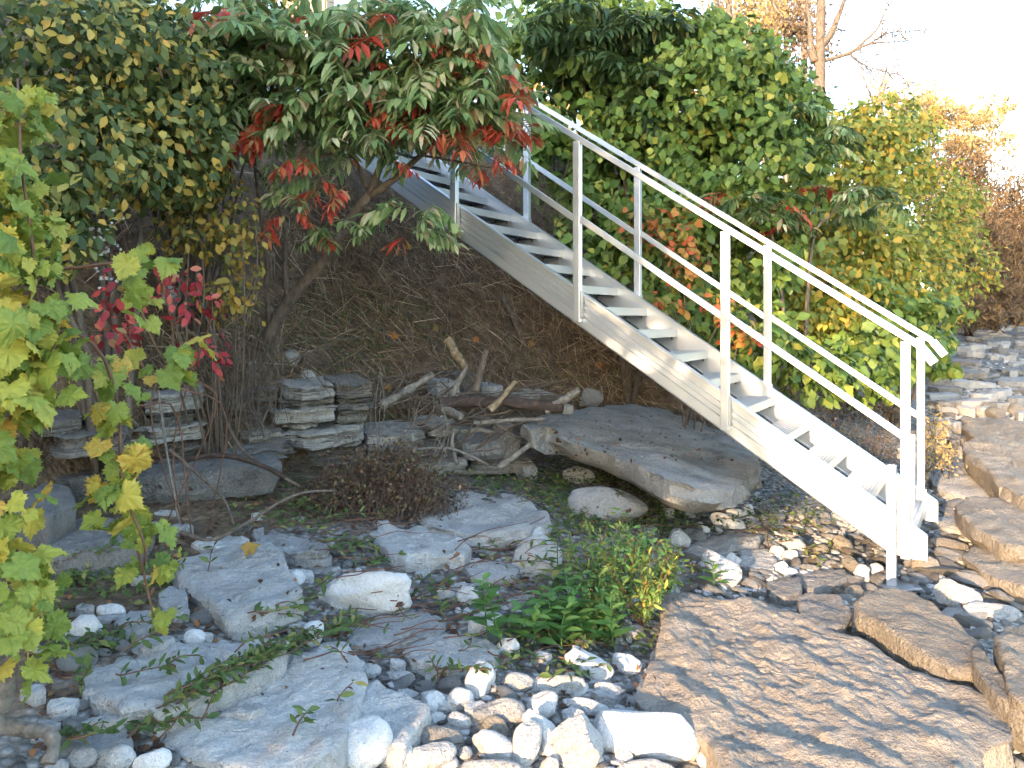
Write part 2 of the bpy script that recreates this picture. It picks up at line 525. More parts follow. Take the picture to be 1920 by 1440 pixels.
soil = ramp(n, [(0.3, (0.06, 0.04, 0.025)), (0.55, (0.16, 0.11, 0.07)), (0.75, (0.27, 0.20, 0.135))])
l.new(gn(9), soil.inputs[0])
vo = n.new('ShaderNodeTexVoronoi')
vo.inputs['Scale'].default_value = 28
l.new(tc.outputs['Object'], vo.inputs['Vector'])
grv = ramp(n, [(0.2, (0.15, 0.145, 0.14)), (0.5, (0.30, 0.295, 0.285)), (0.8, (0.44, 0.43, 0.415))])
l.new(vo.outputs['Color'], grv.inputs[0])
ed = ramp(n, [(0.25, (1, 1, 1)), (0.6, (0.5, 0.48, 0.46))])
l.new(vo.outputs['Distance'], ed.inputs[0])
gmul = n.new('ShaderNodeMixRGB'); gmul.blend_type = 'MULTIPLY'; gmul.inputs[0].default_value = 1
l.new(grv.outputs[0], gmul.inputs[1]); l.new(ed.outputs[0], gmul.inputs[2])
at = n.new('ShaderNodeAttribute'); at.attribute_name = 'bank'
ba = n.new('ShaderNodeMath'); ba.operation = 'MULTIPLY_ADD'
l.new(gn(3, 4), ba.inputs[0]); ba.inputs[1].default_value = 0.8; l.new(at.outputs['Fac'], ba.inputs[2])
br = ramp(n, [(0.85, (0, 0, 0)), (1.15, (1, 1, 1))])
l.new(ba.outputs[0], br.inputs[0])
gx = n.new('ShaderNodeMixRGB')
l.new(br.outputs[0], gx.inputs[0]); l.new(gmul.outputs[0], gx.inputs[1]); l.new(soil.outputs[0], gx.inputs[2])
l.new(gx.outputs[0], b.inputs['Base Color'])
b.inputs['Roughness'].default_value = 0.95
bp = n.new('ShaderNodeBump'); bp.inputs['Strength'].default_value = 0.8; bp.inputs['Distance'].default_value = 0.03
hs = n.new('ShaderNodeMath'); hs.operation = 'SUBTRACT'
l.new(gn(26), hs.inputs[0]); l.new(vo.outputs['Distance'], hs.inputs[1])
l.new(hs.outputs[0], bp.inputs['Height']); l.new(bp.outputs[0], b.inputs['Normal'])

ul = np.concatenate([[-400, -150, -60, -30, -15, -8, -5], np.arange(-3.5, 8.0, 0.07), [8.5, 9.5, 11, 14, 20, 40, 90, 200, 400]])
vl = np.concatenate([[-300, -100, -40, -15, -6, -2], np.arange(-0.5, 11.0, 0.07), np.arange(11, 30, 0.5), np.geomspace(30, 900, 30)])
UU, VV = np.meshgrid(ul, vl, indexing='ij')
GX, GY = NX * UU + SX * VV, NY * UU + SY * VV
GZ = G(GX.ravel(), GY.ravel())
gV = np.stack([GX.ravel(), GY.ravel(), GZ], -1)
a_, b_ = len(ul), len(vl)
ii, jj = np.meshgrid(np.arange(a_ - 1), np.arange(b_ - 1), indexing='ij')
q0 = (ii * b_ + jj).ravel(); q1 = q0 + 1; q2 = q0 + b_; q3 = q2 + 1
gT = np.concatenate([np.stack([q0, q1, q2], -1), np.stack([q1, q3, q2], -1)])
if np.cross(gV[gT[0, 1]] - gV[gT[0, 0]], gV[gT[0, 2]] - gV[gT[0, 0]])[2] < 0:
    gT = gT[:, ::-1]
gme = mesh('ground', gV, gT, gm)
ba_ = gme.attributes.new('bank', 'FLOAT', 'POINT')
ou = UU.ravel() + 0.7 * (1 - smooth(1.2, 3.6, VV.ravel())) + 1.5 * smooth(6.7, 9, VV.ravel())
ba_.data.foreach_set('value', (smooth(2.2, 4.2, ou) * 0.9).astype(np.float32))
ground = obj('ground', gme)
tag(ground, kind='structure')

wm = simple_mat('lake_water', [(0.3, (0.02, 0.045, 0.06)), (0.7, (0.03, 0.06, 0.075))], 3, 0.08, 0.25, stretch=(1, 1, 1))
lake = MB()
lc = np.array([NX * -206 + SX * 300, NY * -206 + SY * 300, -0.9])
lake.add([lc + np.array([NX * a + SX * c, NY * a + SY * c, 0]) for a, c in ((-194, -600), (196, -600), (196, 600), (-194, 600))], [(0, 1, 2), (0, 2, 3)])
lk = lake.build('lake', wm)
tag(lk, kind='structure')

SURF = [(gV, gT, 'ground')]      # what plants and pebbles may stand on

# ------------------------------------------------------------------ rocks
bmi = bmesh.new(); bmesh.ops.create_icosphere(bmi, subdivisions=4, radius=1)
ICO4 = (np.array([v.co[:] for v in bmi.verts]), np.array([[v.index for v in f.verts] for f in bmi.faces])); bmi.free()
bmi = bmesh.new(); bmesh.ops.create_icosphere(bmi, subdivisions=2, radius=1)
ICO2 = (np.array([v.co[:] for v in bmi.verts]), np.array([[v.index for v in f.verts] for f in bmi.faces])); bmi.free()


def stone_shape(seed, ico=ICO4, facets=7, cut=(0.62, 0.92), nz=0.10, boxy=0.0):
    r = np.random.default_rng(seed)
    V = ico[0].copy()
    if boxy:
        p = 2 + 4 * boxy
        V = V / (np.abs(V) ** p).sum(1, keepdims=True) ** (1 / p)
    for _ in range(facets):
        d = r.normal(size=3); d /= np.linalg.norm(d)
        c = r.uniform(*cut)
        s = V @ d
        k = s > c
        V[k] -= np.outer(s[k] - c, d) * 0.93
    o = r.uniform(0, 90, 3)
    nv = fbm(V * 1.5 + o, 4, 0.5)
    V *= (1 + nz * nv)[:, None]
    V += 0.022 * np.stack([fbm(V * 6 + o + 11 * k, 3, 0.6) for k in range(3)], -1)
    return V


def put_rock(name, V, T, mat, label, cat, parent=None, sharp=38, surf=True, group=None):
    c = V.mean(0); c[2] = V[:, 2].min()
    if surf:
        SURF.append((V.copy(), T, 'rock'))
    me = mesh(name, V - c, T, mat)
    me.set_sharp_from_angle(angle=R(sharp))
    if parent is not None:
        return obj(name, me, parent, c - np.array(parent.location))
    o = obj(name, me, None, c)
    return tag(o, label, cat, group, 'thing')


def stone(px, py, w, h, ang, mat, label, name='stone', facets=5, boxy=0.0, lift=0.0, third=0.8, nz=0.10, cut=(0.66, 0.95), seed=None, sharp=50, tilt=48):
    """a loose stone: photo-pixel centre and size, turned by ang degrees; its real size follows from where it lies"""
    seed = int(px * 7 + py * 13) if seed is None else seed
    V = stone_shape(seed, ICO4, facets, cut, nz, boxy)
    V /= np.abs(V).max(0)
    Y = ghit(px, py + 0.30 * h)
    for _ in range(3):
        a, bb = w / 2 * Y / F, h / 2 * Y / F
        th = R(tilt)
        e = (py - HY) / F
        up = np.array([0, math.cos(th), math.sin(th)])
        # foreshortening of the up axis as seen by the camera
        fs = math.sin(th) * math.cos(math.atan(e)) + math.cos(th) * math.sin(math.atan(e))
        right = np.array([1.0, 0, 0])
        A = R(-ang)
        u1 = right * math.cos(A) + up * math.sin(A)
        u2 = -right * math.sin(A) + up * math.cos(A)
        u3 = np.cross(u1, u2)
        c3 = third * min(a, bb / fs)
        W = V[:, :1] * (a * u1) + V[:, 1:2] * (bb / fs * u2) + V[:, 2:] * (c3 * u3)
        hz = -W[:, 2].min()
        Y = ghit(px, py, hz * 0.72 + lift)
    W = W + P(px, py, Y)
    return put_rock(name, W, ICO4[1], M[mat], label, name.replace('_', ' ') if name != 'stone' else 'stone', sharp=sharp)


def slab_mesh(poly, top, thick, seed=0, rough=0.012, segs=72, nr=12, jit=0.03, layers=0, taper=0.9, bevel=0.12, steps=None):
    """poly (N,2) plan outline in metres, top(x,y) height of its upper face"""
    r = np.random.default_rng(seed)
    p = np.asarray(poly, float)
    if np.sum(p[:, 0] * np.roll(p[:, 1], -1) - np.roll(p[:, 0], -1) * p[:, 1]) < 0:
        p = p[::-1]
    q = np.vstack([p, p[:1]])
    d = np.concatenate([[0], np.cumsum(np.linalg.norm(np.diff(q, axis=0), axis=1))])
    t = np.linspace(0, d[-1], segs, endpoint=False)
    o = np.stack([np.interp(t, d, q[:, k]) for k in (0, 1)], -1)
    o = 0.5 * o + 0.25 * (np.roll(o, 1, 0) + np.roll(o, -1, 0))
    c = o.mean(0)
    size = math.sqrt(abs(np.sum(p[:, 0] * np.roll(p[:, 1], -1) - np.roll(p[:, 0], -1) * p[:, 1])) / 2)
    so = r.uniform(0, 50, 3)
    q3 = np.column_stack([o / size * 4, np.zeros(segs)]) + so
    rad = o - c
    o = c + rad * (1 + jit * fbm(q3, 4, 0.6))[:, None]
    rings = []
    sc = np.concatenate([np.linspace(0.06, 0.9, nr), [0.96, 0.988]])
    for s in sc:
        xy = c + (o - c) * s
        z = top(xy[:, 0], xy[:, 1])
        f = np.column_stack([xy / size * 5, np.full(segs, 3.0)]) + so
        z = z + rough * fbm(f, 4, 0.6) * size * 2 + 0.006 * fbm(np.column_stack([xy * 11, np.full(segs, 1.0)]) + so, 3, 0.65)
        if steps:
            z = z + steps(xy)
        z = z - bevel * thick * (smooth(0.93, 1.0, s) * 0.6)
        rings.append(np.column_stack([xy, z]))
    zt = top(o[:, 0], o[:, 1])
    if layers:
        lv = np.sort(r.uniform(0.12, 0.9, layers))
        prev = 0.04
        prof = []
        for x in list(lv) + [1.0]:
            ins = 1 - r.uniform(0, 0.13)
            prof += [(ins, prev + 0.01), (ins + 0.012, (prev + x) / 2), (ins, x - 0.015), (ins - 0.07, x - 0.004)]
            prev = x
    else:
        prof = [(1.0, bevel), (1.005, 0.4), (0.985, 0.7), (taper, 1.0)]
    for ins, f in prof:
        xy = c + (o - c) * ins
        qq = np.column_stack([xy / size * 6, np.full(segs, f * 4)]) + so
        xy = c + (xy - c) * (1 + 0.05 * fbm(qq, 4, 0.6))[:, None]
        rings.append(np.column_stack([xy, zt - f * thick + 0.05 * thick * vnoise(qq * 1.5)]))
    V = np.vstack(rings)
    V = np.vstack([V, [*c, rings[0][:, 2].mean()], [*c, zt.mean() - thick]])
    m = len(rings)
    i = np.arange(m - 1)[:, None] * segs
    j = np.arange(segs)[None]
    p0, p1, p2, p3 = i + j, i + (j + 1) % segs, i + segs + j, i + segs + (j + 1) % segs
    T = np.concatenate([np.stack([p0, p2, p1], -1).reshape(-1, 3), np.stack([p1, p2, p3], -1).reshape(-1, 3)])
    k = np.arange(segs)
    T = np.vstack([T, np.stack([np.full(segs, m * segs), k, (k + 1) % segs], -1), np.stack([np.full(segs, m * segs + 1), (m - 1) * segs + (k + 1) % segs, (m - 1) * segs + k], -1)])
    return V, T


def slab(poly_px, h, thick, mat, label, name='slab', tilt=(0, 0), sharp=35, Y0=None, grow=1.05, **kw):
    """a flat rock whose upper face is outlined in photo pixels, lying h above the ground at its middle"""
    pp = np.asarray(poly_px, float)
    cx, cy = pp.mean(0)
    pp = (pp - [cx, cy]) * grow + [cx, cy]
    Yc = ghit(cx, cy, h) if Y0 is None else Y0
    c = P(cx, cy, Yc)
    gx_, gy_ = tilt
    a = (pp[:, 0] - CX) / F
    k = (pp[:, 1] - HY) / F
    Y = (EYE - c[2] + gx_ * c[0] + gy_ * c[1]) / (k + gx_ * a + gy_)
    xy = np.stack([a * Y, Y], -1)
    top = lambda x, y: c[2] + gx_ * (x - c[0]) + gy_ * (y - c[1])
    V, T = slab_mesh(xy, top, thick, seed=int(cx * 3 + cy), **kw)
    return put_rock(name, V, T, M[mat], label, name.replace('_', ' '), sharp=sharp)

# ------------------------------------------------------------------ aluminium staircase
S3 = np.array([SX, SY, 0.0])
D3 = np.array([0.887, -0.517, -0.676])
UPZ = np.array([0, 0, 1.0])
W_ST = 1.05


def SP(t, s=0.0, h=0.0):
    return np.array([-0.416, 6.26, 2.15]) + D3 * t + S3 * s + UPZ * h


stair_base = SP(3.0, W_ST / 2); stair_base[2] = 0
stair = thing('staircase', 'straight silver aluminium staircase with open treads and double rails climbing the bank', 'staircase', stair_base)
T_TOP, T_LOW = -2.75, 3.1


def stair_part(name, mb, mat='alu', parent=None, bevel=0.003):
    V, T = mb.arrays()
    o = obj(name, mesh(name, V - stair_base, T, M[mat], False), parent or stair)
    if bevel:
        md = o.modifiers.new('bevel', 'BEVEL')
        md.width = bevel; md.segments = 2; md.limit_method = 'ANGLE'; md.angle_limit = R(40)
    return o


def stringer(side):
    # profile: height, outward offset (the outer face carries ribs and grooves)
    pr = [(-0.030, 0.0), (-0.020, 0.006), (0.050, 0.006), (0.056, -0.012), (0.066, -0.012), (0.072, 0.006), (0.094, 0.006), (0.100, -0.008),
          (0.112, -0.008), (0.118, 0.006), (0.138, 0.006), (0.144, -0.008), (0.156, -0.008), (0.162, 0.006), (0.196, 0.006), (0.200, 0.012),
          (0.220, 0.012), (0.220, -0.045), (0.208, -0.045), (0.206, -0.026), (-0.018, -0.026), (-0.020, -0.045), (-0.030, -0.045)]
    ts = [T_TOP, -1.5, 0, 1.5, 2.6, 2.9, 3.0, 3.05, T_LOW]
    out = -1 if side == 0 else 1
    s0 = 0.0 if side == 0 else W_ST
    V = []
    for t in ts:
        zb = 2.15 - 0.676 * t
        for h, o_ in pr:
            V.append(SP(t, s0 + out * o_, max(h, 0.135 - zb)))
    m, k = len(ts), len(pr)
    T = []
    for i in range(m - 1):
        for j in range(k):
            a, b2, c, d = i * k + j, i * k + (j + 1) % k, (i + 1) * k + j, (i + 1) * k + (j + 1) % k
            T += [(a, b2, c), (b2, d, c)] if out > 0 else [(a, c, b2), (b2, c, d)]
    mb = MB(); mb.add(V, T)
    # end plate
    hs = [max(-0.03, 0.135 - (2.15 - 0.676 * T_LOW)), 0.22]
    mb.box(SP(T_LOW + 0.003, s0 + out * -0.02, sum(hs) / 2), D3 * [1, 1, 0] * 0.006, S3 * 0.052, UPZ * (hs[1] - hs[0]))
    return stair_part('stringer', mb, bevel=0)


stringer(0); stringer(1)
posts = [-2, -1, 0, 1, 2, 3]
E1 = D3 * [1, 1, 0] / np.linalg.norm(D3[:2])
for side in (0, 1):
    so = -0.036 if side == 0 else W_ST + 0.036
    for t in posts:
        mb = MB()
        lo, hi = (0.0, 1.247)
        if t == 3:
            lo = 0.02
        mb.box(SP(t, so, (lo + hi) / 2), E1 * 0.05, S3 * 0.05, UPZ * (hi - lo))
        p = stair_part('post', mb)
        g = MB()
        g.box(SP(t, so, 0.12) + E1 * 0.031, E1 * 0.011, S3 * 0.035, UPZ * 0.19)
        q = stair_part('weld_bracket', g, 'alu_tread', bevel=0.002)
        q.parent = p
        q.location = (0, 0, 0)
    # handrail with its turned-down end
    mb = MB()
    a, b2 = SP(T_TOP, so, 1.273), SP(3.075, so, 1.273)
    mb.box((a + b2) / 2, b2 - a, S3 * 0.046, UPZ * 0.047)
    stair_part('handrail', mb)
    mb = MB()
    c0 = SP(3.07, so, 1.273)
    dv = E1 * 0.075 + UPZ * -0.098
    nv = np.cross(S3, dv / np.linalg.norm(dv))
    mb.box(c0 + dv * 0.5 + E1 * 0.0, dv, S3 * 0.047, nv * 0.048)
    stair_part('handrail_end', mb)
    for i, t in enumerate([T_TOP] + posts[:-1]):
        t2 = posts[i]
        mb = MB()
        a, b2 = SP(t, so, 0.715) + E1 * 0.02, SP(t2, so, 0.715) - E1 * 0.02
        mb.box((a + b2) / 2, b2 - a, S3 * 0.032, UPZ * 0.048)
        stair_part('mid_rail', mb)
tread_mesh = None
tw = W_ST - 0.05
for k in range(-11, 13):
    t = 0.125 + k * 0.2425
    c = SP(t, W_ST / 2, 0.167)
    if tread_mesh is None:
        mb = MB()
        back = -E1
        mb.box(back * 0.1025 - UPZ * 0.004, E1 * 0.2, S3 * tw, UPZ * 0.006)
        mb.box(-UPZ * 0.027, E1 * 0.006, S3 * tw, UPZ * 0.056)
        mb.box(back * 0.203 - UPZ * 0.022, E1 * 0.006, S3 * tw, UPZ * 0.046)
        mb.box(back * 0.12 - UPZ * 0.026, E1 * 0.005, S3 * tw, UPZ * 0.036)
        for q in range(9):
            mb.box(back * (0.014 + q * 0.0215) + UPZ * 0.0012, E1 * 0.007, S3 * (tw - 0.004), UPZ * 0.006)
        V, T = mb.arrays()
        tread_mesh = mesh('tread', V, T, M['alu_tread'], False)
        brk = []
        for e in (-1, 1):
            mb = MB()
            mb.box(back * 0.12 - UPZ * 0.054 + S3 * e * (tw / 2 - 0.018), E1 * 0.17, S3 * 0.036, UPZ * 0.008)
            for q in (0.03, 0.17):
                mb.tube([back * q - UPZ * 0.05 + S3 * e * (tw / 2 - 0.03), back * q - UPZ * 0.078 + S3 * e * (tw / 2 - 0.03)], 0.008, 6)
                mb.tube([back * q * 0.98 - UPZ * 0.052 + S3 * e * (tw / 2 + 0.002), back * q * 0.98 - UPZ * 0.018 + S3 * e * (tw / 2 - 0.008)], 0.009, 6)
            V, T = mb.arrays()
            brk.append(mesh('tread_bracket', V, T, M['steel'], False))
    o = obj('tread', tread_mesh, stair, c - stair_base)
    for q in brk:
        obj('tread_bracket', q, o)
# legs standing on base plates
for side, (t, so, top) in enumerate([(2.93, -0.043, 0.665), (2.95, W_ST - 0.075, 0.72)]):
    f = SP(t, so, 0)
    g0 = max(float(G(f[0], f[1])[0]), -0.05)
    mb = MB()
    mb.box([f[0], f[1], (g0 + 0.02 + top) / 2], E1 * 0.052, S3 * 0.052, UPZ * (top - g0 - 0.02))
    lg = stair_part('leg', mb)
    mb = MB()
    mb.box([f[0] + 0.03, f[1], g0 + 0.014], np.array([0.2, 0.02, 0]), np.array([-0.02, 0.17, 0]), UPZ * 0.012)
    bp_ = stair_part('base_plate', mb, 'alu_tread')
    bp_.parent = lg

# ------------------------------------------------------------------ the big slabs
def t1_steps(xy):
    a = xy[:, 0] * 0.37 - xy[:, 1] * 0.93
    c = xy[:, 0] * 0.93 + xy[:, 1] * 0.37
    q = np.stack([a * 4.2, c * 8.0, a * 0], -1)
    h1 = fbm(q, 3, 0.55)
    q2 = np.stack([a * 15.0 + 5, c * 25.0, a * 0 + 4], -1)
    h2 = fbm(q2, 3, 0.6)
    st = np.floor((h1 + 0.25 * h2) * 3) / 3
    return 0.010 * st + 0.006 * h1 + 0.0045 * h2


slab([(1252, 1106), (1300, 1102), (1352, 1122), (1395, 1118), (1413, 1113), (1457, 1127), (1493, 1147), (1547, 1173), (1597, 1190), (1640, 1208), (1693, 1237), (1753, 1260), (1803, 1277),
      (1847, 1293), (1877, 1317), (1885, 1350), (1910, 1382), (1850, 1400), (1842, 1440), (1830, 1500), (1600, 1530), (1400, 1500), (1350, 1430), (1317, 1372), (1262, 1345), (1205, 1318), (1186, 1300), (1202, 1265), (1222, 1220), (1240, 1160)],
     0.11, 0.26, 'ripple', 'huge flat brown limestone slab with rippled sunlit top in the bottom right corner', 'limestone_slab', segs=260, nr=90, rough=0.006, jit=0.012, steps=t1_steps, bevel=0.1, sharp=50, grow=1.0)
slab([(1604, 1128), (1620, 1112), (1668, 1097), (1700, 1106), (1745, 1132), (1800, 1168), (1838, 1200), (1846, 1222), (1828, 1258), (1790, 1250), (1735, 1225), (1688, 1192), (1640, 1160), (1612, 1146)],
     0.2, 0.15, 'tan', 'thick sunlit brown slab lying between the stair foot and the huge rippled slab', 'limestone_slab', segs=120, nr=22, rough=0.008, taper=0.82, bevel=0.25, tilt=(-0.05, 0.06))
slab([(1822, 1212), (1838, 1212), (1858, 1240), (1882, 1268), (1892, 1312), (1872, 1305), (1843, 1272), (1826, 1245)], 0.2, 0.1, 'tan', 'narrow pointed brown rock shard leaning beside the thick sunlit slab', 'rock_shard', segs=60, rough=0.015)
slab([(1866, 1190), (1890, 1172), (1925, 1166), (1965, 1178), (2000, 1230), (2010, 1300), (1940, 1322), (1893, 1302), (1882, 1245)], 0.24, 0.2, 'tan', 'brown sunlit slab cut off by the right edge below the rock shard', 'limestone_slab', segs=90, nr=18, rough=0.012, tilt=(-0.04, 0.03))
slab([(1497, 1116), (1530, 1111), (1574, 1117), (1596, 1148), (1582, 1170), (1540, 1174), (1502, 1152)], 0.1, 0.1, 'dark', 'dark grey flat rock between the rippled slab and the thick brown slab', 'flat_rock', rough=0.012)
slab([(1438, 1092), (1470, 1080), (1500, 1084), (1502, 1108), (1474, 1117), (1444, 1112)], 0.07, 0.09, 'dark', 'small dark block above the rippled slab beside grey pebbles', 'flat_rock', rough=0.01)
slab([(1492, 1082), (1535, 1068), (1584, 1066), (1588, 1082), (1560, 1096), (1512, 1100)], 0.05, 0.08, 'dark', 'dark grey flat rock set in pebbles left of the stair foot', 'flat_rock', rough=0.01)
slab([(1284, 1030), (1320, 1008), (1378, 998), (1428, 1002), (1420, 1014), (1372, 1022), (1362, 1036), (1320, 1040)], 0.036, 0.08, 'lime', 'bluish grey flat rock half sunk behind the yellow flowered herbs', 'flat_rock', rough=0.012)
slab([(1388, 1030), (1440, 1028), (1456, 1046), (1450, 1064), (1410, 1066), (1388, 1056)], 0.030, 0.07, 'lime', 'grey layered flat rock under small pebbles left of the stair', 'flat_rock', rough=0.012)
slab([(1808, 1040), (1830, 1022), (1862, 1018), (1925, 1045), (1975, 1080), (1975, 1112), (1905, 1092), (1850, 1072)], 0.1, 0.1, 'tan', 'long low sunlit slab at the right edge beyond the rounded boulder', 'limestone_slab', rough=0.012)
slab([(1794, 945), (1815, 930), (1872, 934), (1945, 955), (1985, 1000), (1930, 1026), (1884, 1016), (1832, 990), (1804, 968)], 0.2, 0.16, 'tan', 'sunlit brown slab right of the stair foot at the right edge', 'limestone_slab', segs=90, rough=0.012, tilt=(-0.03, 0.03), taper=0.8)
slab([(1808, 832), (1832, 818), (1872, 814), (1925, 830), (1965, 850), (1985, 925), (1925, 930), (1880, 906), (1842, 872), (1816, 852)], 0.28, 0.24, 'tan', 'large wedge shaped slab with glowing front behind the stair foot', 'limestone_slab', segs=90, nr=16, rough=0.014, tilt=(-0.06, 0.04), taper=0.85)
slab([(1742, 838), (1768, 838), (1800, 862), (1845, 892), (1882, 918), (1868, 930), (1800, 926), (1752, 910), (1738, 880)], 0.072, 0.16, 'lime', 'shaded grey slab directly behind the last stair post', 'limestone_slab', segs=80, rough=0.012)
slab([(1806, 798), (1835, 786), (1885, 784), (1945, 800), (1965, 832), (1905, 840), (1855, 828), (1822, 816)], 0.22, 0.2, 'tan', 'brown slab above the wedge shaped slab near the right edge', 'limestone_slab', rough=0.012, taper=0.8)
# slab propped under the stair
slab([(985, 802), (1004, 786), (1050, 772), (1110, 764), (1180, 760), (1250, 772), (1322, 798), (1382, 824), (1414, 848), (1416, 872), (1392, 900), (1345, 915), (1300, 915), (1258, 905), (1200, 874), (1135, 842), (1082, 826), (1036, 808), (1002, 812)],
     0.32, 0.17, 'lichen', 'huge grey boulder slab propped under the middle of the staircase', 'boulder_slab', segs=150, nr=26, rough=0.008, tilt=(-0.17, 0.05), taper=0.9, bevel=0.1, Y0=6.05, grow=1.03)
# pale slabs of the left foreground
slab([(325, 1050), (377, 1040), (427, 1027), (457, 1017), (493, 1015), (520, 1032), (530, 1060), (560, 1104), (500, 1132), (430, 1148), (410, 1130), (375, 1110), (345, 1085)], 0.078, 0.15, 'pale', 'thick pale slab with pitted flat top below the left rock ledge', 'limestone_slab', segs=110, nr=20, rough=0.012, tilt=(0, 0.06), bevel=0.15, grow=1.10)
slab([(150, 1240), (187, 1226), (233, 1220), (257, 1203), (283, 1200), (300, 1210), (333, 1207), (400, 1207), (467, 1200), (525, 1206), (480, 1245), (410, 1275), (345, 1300), (290, 1316), (235, 1316), (205, 1305), (170, 1285)], 0.042, 0.14, 'pale', 'wide pale slab crossed by green vines at lower left', 'limestone_slab', segs=130, nr=24, rough=0.014, jit=0.05, grow=1.10)
slab([(532, 1245), (580, 1216), (627, 1210), (655, 1235), (674, 1275), (668, 1300), (652, 1345), (640, 1375), (622, 1402), (560, 1428), (480, 1434), (420, 1415), (375, 1400), (322, 1385), (330, 1345), (370, 1325), (410, 1308), (450, 1283), (495, 1260)], 0.054, 0.15, 'pale', 'largest pale slab at the lower left with a broad bare top', 'limestone_slab', segs=150, nr=26, rough=0.013, grow=1.10)
slab([(125, 1400), (150, 1372), (195, 1358), (235, 1366), (248, 1388), (225, 1408), (180, 1412)], 0.030, 0.1, 'lime', 'bluish flat rock near the bottom left corner', 'flat_rock', rough=0.014)
slab([(785, 955), (830, 935), (900, 925), (960, 930), (1000, 950), (1018, 972), (985, 990), (900, 1002), (830, 992), (798, 975)], 0.048, 0.12, 'pale', 'broad pale slab just below the driftwood pile', 'limestone_slab', segs=100, nr=18, rough=0.014, grow=1.10)
slab([(690, 985), (730, 983), (760, 990), (800, 990), (850, 1005), (877, 1025), (862, 1038), (820, 1036), (790, 1040), (762, 1044), (738, 1036), (712, 1012)], 0.066, 0.13, 'pale', 'uneven pale slab with vines hanging over its edge in the middle', 'limestone_slab', segs=100, nr=18, rough=0.016, jit=0.05, grow=1.10)
slab([(868, 1060), (900, 1050), (940, 1052), (972, 1062), (966, 1078), (930, 1084), (890, 1082)], 0.036, 0.08, 'lime', 'low flaky rock under the vines left of the grey leaning boulder', 'flat_rock', rough=0.016)
slab([(620, 1170), (660, 1150), (720, 1142), (790, 1146), (832, 1160), (826, 1185), (770, 1200), (700, 1205), (640, 1198)], 0.030, 0.1, 'lime', 'low grey slab under brown stems below the white block', 'limestone_slab', segs=90, rough=0.014)
slab([(766, 1215), (800, 1196), (850, 1190), (905, 1196), (930, 1210), (926, 1232), (880, 1240), (820, 1244), (780, 1236)], 0.048, 0.12, 'pale', 'pale rounded slab left of the green mint plants', 'limestone_slab', segs=90, rough=0.016, grow=1.10)
slab([(638, 1310), (655, 1295), (690, 1280), (706, 1275), (732, 1290), (767, 1312), (802, 1326), (796, 1340), (772, 1366), (757, 1392), (730, 1390), (700, 1375), (665, 1350), (645, 1335)], 0.078, 0.13, 'pale', 'five sided pale slab above the white oval stone', 'limestone_slab', segs=90, nr=16, rough=0.012, tilt=(0.02, 0.05), grow=1.10)
slab([(363, 1018), (392, 1004), (430, 1003), (466, 1010), (448, 1022), (405, 1028)], 0.048, 0.1, 'pale', 'small pale rock just behind the thick pitted slab', 'flat_rock', rough=0.016, grow=1.10)
slab([(472, 1005), (510, 996), (560, 1004), (612, 1020), (614, 1034), (560, 1036), (515, 1032), (488, 1020)], 0.060, 0.12, 'lime', 'fissured grey slab right behind the thick pitted slab', 'limestone_slab', rough=0.02, layers=3)
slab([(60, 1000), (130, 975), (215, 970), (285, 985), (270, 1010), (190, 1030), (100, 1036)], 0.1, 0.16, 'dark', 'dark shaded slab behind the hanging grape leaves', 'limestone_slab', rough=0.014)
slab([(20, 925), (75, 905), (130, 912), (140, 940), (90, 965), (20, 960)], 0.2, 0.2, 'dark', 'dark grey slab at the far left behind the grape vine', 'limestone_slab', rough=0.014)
slab([(297, 1112), (318, 1098), (348, 1104), (352, 1128), (325, 1142), (302, 1134)], 0.048, 0.08, 'lime', 'small grey slab touching the left end of the thick pitted slab', 'flat_rock', rough=0.014)
slab([(215, 1165), (245, 1145), (282, 1142), (290, 1165), (262, 1185), (226, 1186)], 0.036, 0.08, 'lime', 'small grey slab right of the white round boulder at left', 'flat_rock', rough=0.014)

